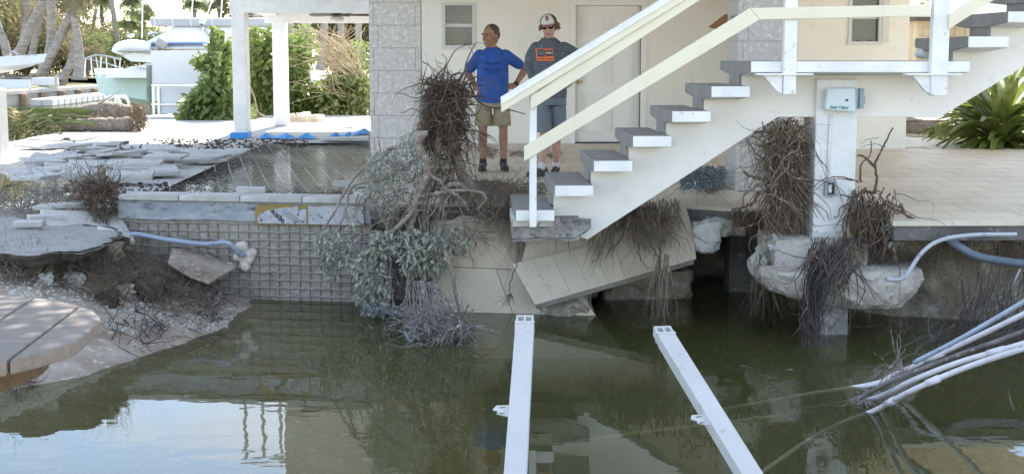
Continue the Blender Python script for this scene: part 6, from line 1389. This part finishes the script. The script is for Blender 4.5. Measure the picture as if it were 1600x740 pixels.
shrub('shrub', 148, 0, 88, 1.0, 1.7, 1.7, 'green2', 'bright green low shrub beneath the bow rail of the fishing boat')
shrub('shrub', 136, 0, 86, 1.0, 1.2, 1.4, 'dry1', 'small straw coloured shrub at the foot of the palm nearest the boat')
# the big green bushes behind the porch
def bush(name, label, srcs, m, size, n_st, seed=0):
    T = thing(name, srcs[0][0](), label, 'shrub'); b = MB()
    for src, n in srcs: foliage(b, src, n, size, .5, .5)
    b.build('foliage', m, T, recalc=False); return T
def tri(pts, Y0, Y1):
    A, B_, C_ = pts
    def f():
        a, c = U(0, 1), U(0, 1)
        if a + c > 1: a, c = 1 - a, 1 - c
        return aY(A[0] + (B_[0] - A[0]) * a + (C_[0] - A[0]) * c, A[1] + (B_[1] - A[1]) * a + (C_[1] - A[1]) * c, U(Y0, Y1))
    return f
BU = bush('bush', 'tall toppled green bush spilling left from behind the porch column', [(tri([(276, 188), (400, 188), (345, 75)], 31, 32.8), 2100), (ell(318, 165, 36, 22, 31, 32), 800), (ell(348, 125, 18, 44, 31.2, 32.6), 600), (ell(322, 98, 14, 9, 31.4, 32.4), 150), (ell(312, 90, 7, 6, 31.4, 32.4), 50), (ell(338, 62, 9, 16, 31.4, 32.4), 110), (ell(346, 80, 12, 18, 31.4, 32.4), 150), (ell(334, 46, 3, 8, 31.5, 32), 16), (ell(356, 88, 6, 30, 31.4, 32.4), 160)], 'green_leaf', .2, 0)
b = MB()
for _ in range(26): limb(b, [aY(U(360, 420), 185, 32.4), aY(U(330, 390), U(110, 150), 32.2), aY(U(305, 360), U(60, 130), 32)], .03, .01, 5, 5, .03)
b.build('stem', 'bare_branch', BU)
BU2 = bush('bush', 'dense dark green bush filling the gap between the two porch columns', [(box3(384, 432, 45, 190, 33.6, 35.4), 3000), (box3(440, 480, 60, 190, 33.6, 35.4), 1500), (ell(500, 160, 50, 30, 33.8, 35), 1700), (ell(470, 70, 30, 30, 34, 36), 300)], 'green_leaf', .2, 0)
BU3 = bush('bush', 'light green bush with pale bare branches sprayed across it, left of the stone column', [(ell(540, 150, 46, 40, 33.5, 35), 1500), (ell(560, 100, 30, 40, 34, 36), 500), (box3(500, 590, 120, 190, 33.4, 34.6), 900)], 'pale_green_leaf', .17, 0)
b = MB()
for _ in range(46):
    a = U(0, 1); limb(b, [aY(600 - a * 30, 175 - a * 60, 34.2), aY(530 - a * 20 + U(-10, 10), 150 - a * 90 + U(-20, 20), 33.6), aY(455 + U(-30, 70), 150 - a * 120 + U(-45, 40), 33.3)], .014, .004, 4, 5, .03)
for _ in range(34): limb(b, [aY(U(500, 575), 140, 34), aY(U(500, 560), 85, 34), aY(U(480, 570), U(40, 60), 34)], .022, .008, 4, 5, .03)
b.build('branch', 'bare_branch', BU3)
b = MB(); rock_mb(aZ(330, 188, .9) , (1.5, .8, .2), 6, .25, 10, 3).build('sand_heap', 'sand', smooth=True, label='low heap of pale sand in front of the toppled bush', cat='sand heap'); rock_mb(aZ(470, 190, .95), (.8, .6, .3), 9, .25, 8, 3).build('sand_heap', 'sand', smooth=True, label='heap of sand and litter beside the second porch column', cat='sand heap')

# ---- palms
def frond_mesh(seed, L_=2.6, droop=.9, nl=26, brk=False):
    rr = random.Random(seed); b = MB(); pts = []; p = Vector((0, 0, 0)); d = Vector((1, 0, .75)).normalized()
    for i in range(10):
        pts.append(p.copy()); p = p + d * L_ / 9; d = (d + Vector((0, 0, -droop * .24))).normalized()
    b.tube(pts, taper(.035, .008, 10), 3, cap=False)
    for i in range(nl):
        t = .12 + .86 * i / nl; q = t * 9; a = int(q); pp = pts[min(a, 8)].lerp(pts[min(a + 1, 9)], q - a); dr = (pts[min(a + 1, 9)] - pts[min(a, 8)]).normalized() if a < 9 else d
        for s in (-1, 1):
            ln = .62 * math.sin(math.pi * min(1, t * .85 + .12)) + .12; v = (Vector((0, s, -.35 - rr.uniform(0, .5))) + dr * .5).normalized(); m2 = pp + v * ln * .5; e = pp + v * ln + Vector((0, 0, -ln * .25)); wd = dr * .028
            b.add([pp - wd, m2 - wd, e, m2 + wd, pp + wd], [(0, 1, 2, 3, 4)])
    return b
FR = []
for i in range(4): o = frond_mesh(i, 2.6 + .2 * i, .7 + .35 * i).build('frond', ['pale_green_leaf', 'olive_leaf', 'pale_green_leaf', 'dry_leaf'][i], recalc=False); col.objects.unlink(o); FR.append(o)
def palm(pts, Y, r0, r1, label, crown=True, nfr=16, scale=1.0, ext=0, group=None, kinds=(0, 1, 2)):
    q = [aY(x, y, Y) for x, y in pts]
    if ext: q.append(q[-1] + (q[-1] - q[-2]).normalized() * ext)
    T = thing('palm_tree', q[0], label, 'palm', group); b = MB(); qq = arc(q, 8); rr = taper(r0, r1, len(qq)); rr[0] *= 1.35; rr[1] *= 1.15; b.tube(qq, [r * (1 + .05 * (i % 2)) for i, r in enumerate(rr)], 10); b.build('trunk', 'palm_trunk', T, smooth=True)
    if crown:
        for k in range(nfr):
            s = FR[kinds[k % len(kinds)]]; o = s.copy(); col.objects.link(o); o.parent = T; o.location = q[-1] - q[0]; o.rotation_euler = (U(-.2, .2), U(-.5, .75), k * 2.4 + U(-.3, .3)); o.scale = (scale * U(.85, 1.1),) * 3
    return T
T1 = lambda s: 'leaning grey palm trunk on the far bank, ' + s
palm([(13, 94), (6, 65), (-4, 40)], 86, .26, .22, T1('first from the left edge'), ext=5)
palm([(28, 88), (47, 45), (69, 0)], 85, .30, .25, T1('behind the skiff, slanting up to the right'), ext=5)
palm([(34, 75), (38, 40), (42, 0)], 90, .20, .18, T1('thin and upright behind the skiff'), ext=5)
palm([(49, 92), (58, 45), (69, 0)], 88, .22, .18, T1('third slanting trunk just right of the skiff'), ext=4)
palm([(66, 118), (79, 70), (80, 0)], 84, .28, .23, T1('thick one rising straight above the boat lift'), ext=5)
palm([(68, 108), (92, 62), (121, 0)], 83, .27, .22, T1('slanting right in front of the thick one'), ext=5)
palm([(97, 126), (110, 98), (116, 62)], 83, .26, .16, 'short broken dry palm stem leaning right beside the boat bow', crown=True, nfr=7, scale=.5, kinds=(3,))
palm([(124, 125), (122, 70), (114, 18)], 82, .34, .16, 'pale palm with swollen base and drooping dry fronds beside the boat bow', nfr=12, scale=.7, kinds=(3, 1))
palm([(186, 90), (180, 40), (174, 0)], 92, .17, .15, 'thin dark palm trunk between the boat rail and tender', ext=4)
palm([(162, 70), (160, 40), (158, 8)], 110, .16, .13, 'distant palm with a windblown crown above the boat rail', nfr=16, scale=.9)
palm([(140, 75), (146, 40), (150, 14)], 112, .16, .13, 'distant palm with ragged drooping crown left of the windblown one', nfr=12, scale=.9, kinds=(3, 1, 2))
palm([(206, 80), (207, 40), (206, 12)], 105, .16, .13, 'distant palm with bright arching fronds right of the thin trunk', nfr=15, scale=1.0, kinds=(0, 2))
palm([(204, 95), (205, 70), (204, 48)], 90, .14, .12, 'low palm with a drooping green crown above the tender', nfr=14, scale=.85, kinds=(0, 2))
palm([(228, 90), (228, 60), (226, 34)], 100, .14, .12, 'half hidden palm behind the flybridge screen', nfr=12, scale=.8)
palm([(300, 60), (302, 40), (305, 16)], 95, .14, .12, 'palm with green fronds showing over the wind screen of the boat', nfr=14, scale=.9, kinds=(0, 2))
palm([(345, 60), (344, 35), (342, 14)], 96, .14, .12, 'palm showing just left of the porch column top', nfr=12, scale=.8, kinds=(0, 1))
for i, px in enumerate((452, 478, 505, 533, 560)): palm([(px + U(-6, 6), 110), (px, 60), (px + U(-8, 8), 5)], 70 + i * 3, .2, .16, 'straight pale palm trunk beyond the porch bushes, %s of five from the left' % ORD[i], ext=3, nfr=14, scale=1.0, group='palm trunks beyond the porch', kinds=(0, 1, 3))
palm([(398, 90), (401, 60), (400, 20)], 60, .15, .13, 'palm trunk with dry skirt seen between the porch columns', ext=2, nfr=10, scale=.8, kinds=(3, 1))
# a palm left of the table, outside the picture, whose fronds shade the table top
PQ = thing('palm_tree', (-5.4, 8.6, -.2), 'coconut palm leaning over the near left bank', 'palm')
q = arc([(-5.4, 8.6, -.2), (-4.3, 8.5, 3.2), (-1.3, 8.2, 5.0)], 8); b = MB(); b.tube(q, taper(.18, .13, len(q)), 10); b.build('trunk', 'palm_trunk', PQ, smooth=True)
for k in range(11):
    o = FR[k % 3].copy(); col.objects.link(o); o.parent = PQ; o.location = q[-1] - Vector((-5.4, 8.6, -.2)); o.rotation_euler = (U(-.2, .2), U(-.3, .1), k * .57 + U(-.2, .2)); o.scale = (.95,) * 3

# ---- right-hand garden
G = MB()
def strap(px, py, Y, n, L_, label, spread=1.0, zb=FL):
    c = aY(px, py, Y); c.z = zb; T = thing('strap_leaf_plant', c, label, 'plant'); b = MB()
    for _ in range(n):
        a = U(0, 2 * math.pi); e = U(.25, 1.35); p = c + Vector((U(-.12, .12), U(-.12, .12), 0)) * spread; d = Vector((math.cos(a) * math.cos(e), math.sin(a) * math.cos(e), math.sin(e))); l = L_ * U(.6, 1.1); w_ = U(.045, .075); sd_ = d.cross(Vector((0, 0, 1))).normalized(); pts = [];
        for i in range(7): pts.append((p.copy(), w_ * math.sin(math.pi * (i + .7) / 7.4) + .006)); p = p + d * l / 6; d = (d + Vector((0, 0, -.24))).normalized()
        vs = []; 
        for (pp, ww) in pts: vs += [pp - sd_ * ww + Vector((0, 0, ww * .5)), pp, pp + sd_ * ww + Vector((0, 0, ww * .5))]
        b.add(vs, [(i * 3 + j, i * 3 + j + 1, (i + 1) * 3 + j + 1, (i + 1) * 3 + j) for i in range(6) for j in range(2)])
    b.build('leaf_rosette', 'strap_leaf', T, recalc=False, smooth=True)
for (px, Y, n, L_, lb) in ((1565, 21.5, 150, 1.3, 'big yellow-green strap-leaf plant at the right edge in the sun, nearest the paving'), (1535, 24, 110, 1.1, 'strap-leaf plant just behind and left of the big one'), (1600, 23.5, 130, 1.5, 'strap-leaf plant cut off by the right frame edge'), (1570, 26.5, 110, 1.5, 'strap-leaf plant in the second row below the stair underside'), (1520, 27, 60, 1.0, 'small strap-leaf plant at the left end of the row'), (1640, 27, 110, 1.6, 'strap-leaf plant mostly outside the right frame edge'), (1480, 31, 70, .9, 'low strap-leaf plant at the corner beneath the stair underside'), (1455, 36, 50, .8, 'dark low plant farthest left beneath the stair underside')):
    strap(px, 200, Y, n, L_, lb)
b = MB(); foliage(b, lambda: aZ(U(1460, 1540), U(196, 212), FL + U(0, .1)), 180, .22, .1, .3); b.build('ground_cover', 'strap_leaf', kind='stuff', recalc=False)
rock_mb(aZ(1470, 200, FL + .05), (2.4, 2.5, .42), 14, .15, 10, 2).build('mulch_heap', 'bark', label='grey-brown heap of mulch beyond the patio at right', cat='mulch heap')
b = MB(); poly(b, [(8.3, 20.6), (14, 19.5), (30, 26), (30, 60), (6.5, 60), (6.8, 30)], .975, .9); b.build('garden_bed', 'sand', kind='structure')
NB = thing('neighbour_house', aY(1500, 100, 48), 'neighbouring tan block house glimpsed between the upper stair treads', 'house')
a, c = X(1432, 48), X(1530, 48); MB().span((a, 48, 1), (c, 54, aY(1450, 33, 48).z)).build('wall', 'tan_block', NB); MB().span((a - .2, 47.6, aY(1450, 33, 48).z), (c + .2, 54.2, aY(1450, 22, 48).z)).build('eave', 'gap', NB)
k = 0
for r_ in range(12):
    for c_ in range(6): 
        w2 = (c - a) / 6; x0_ = a + c_ * w2 + (w2 / 2 if r_ % 2 else 0); z0_ = 1 + r_ * .28
        if z0_ + .26 < aY(1450, 33, 48).z and x0_ + w2 < c: MB().span((x0_ + .01, 47.97, z0_), (x0_ + w2 - .01, 47.999, z0_ + .265)).build('block', 'tan_block', NB)
b = MB(); b.prism([aY(1462, 22, 42), aY(1580, 22, 42), aY(1580, -6, 42), aY(1515, -6, 42)], (0, 3, 0)); b.build('gable', 'screen_panel', NB)
CR = thing('parked_car', aY(1600, 120, 44), 'dark blue car just showing at the right frame edge beyond the plants', 'car')
x0_, x1_ = X(1583, 44), X(1583, 44) + 4.4; zb2, zt2 = .95, aY(1590, 96, 44).z
b = MB(); b.prism([(x0_, 44, zb2 + .3), (x0_ + .1, 44, zb2 + .85), (x0_ + .8, 44, zb2 + .95), (x0_ + 1.4, 44, zt2), (x0_ + 3.2, 44, zt2), (x0_ + 3.8, 44, zb2 + 1), (x1_, 44, zb2 + .9), (x1_, 44, zb2 + .3)], (0, 1.7, 0)); b.build('body', 'car_navy', CR, bevel=.05)
for q_ in (.8, 3.6): MB().tube([(x0_ + q_, 43.97, zb2 + .33), (x0_ + q_, 44.2, zb2 + .33)], .33, 16).build('wheel', 'black_plastic', CR)
b = MB(); b.ball(aY(1444, 84, 13.0), (.09, .06, .05), 10, 6); b.build('crumpled_foil', 'sash', label='crumpled pale plastic bag lying on the landing beneath the next tread', cat='bag')
for i, (px, Y, w_, h, k) in enumerate([(1450, 60, 3, 2.2, 'green2'), (1520, 62, 3, 2.6, 'olive1'), (1600, 58, 3, 2.8, 'green2'), (1680, 64, 4, 3.4, 'green1')]): shrub('hedge_shrub', px, 0, Y, .95, w_, h, k, 'sunlit shrub beyond the right-hand garden, %s from the left' % ORD[i], 'shrubs beyond the right-hand garden')
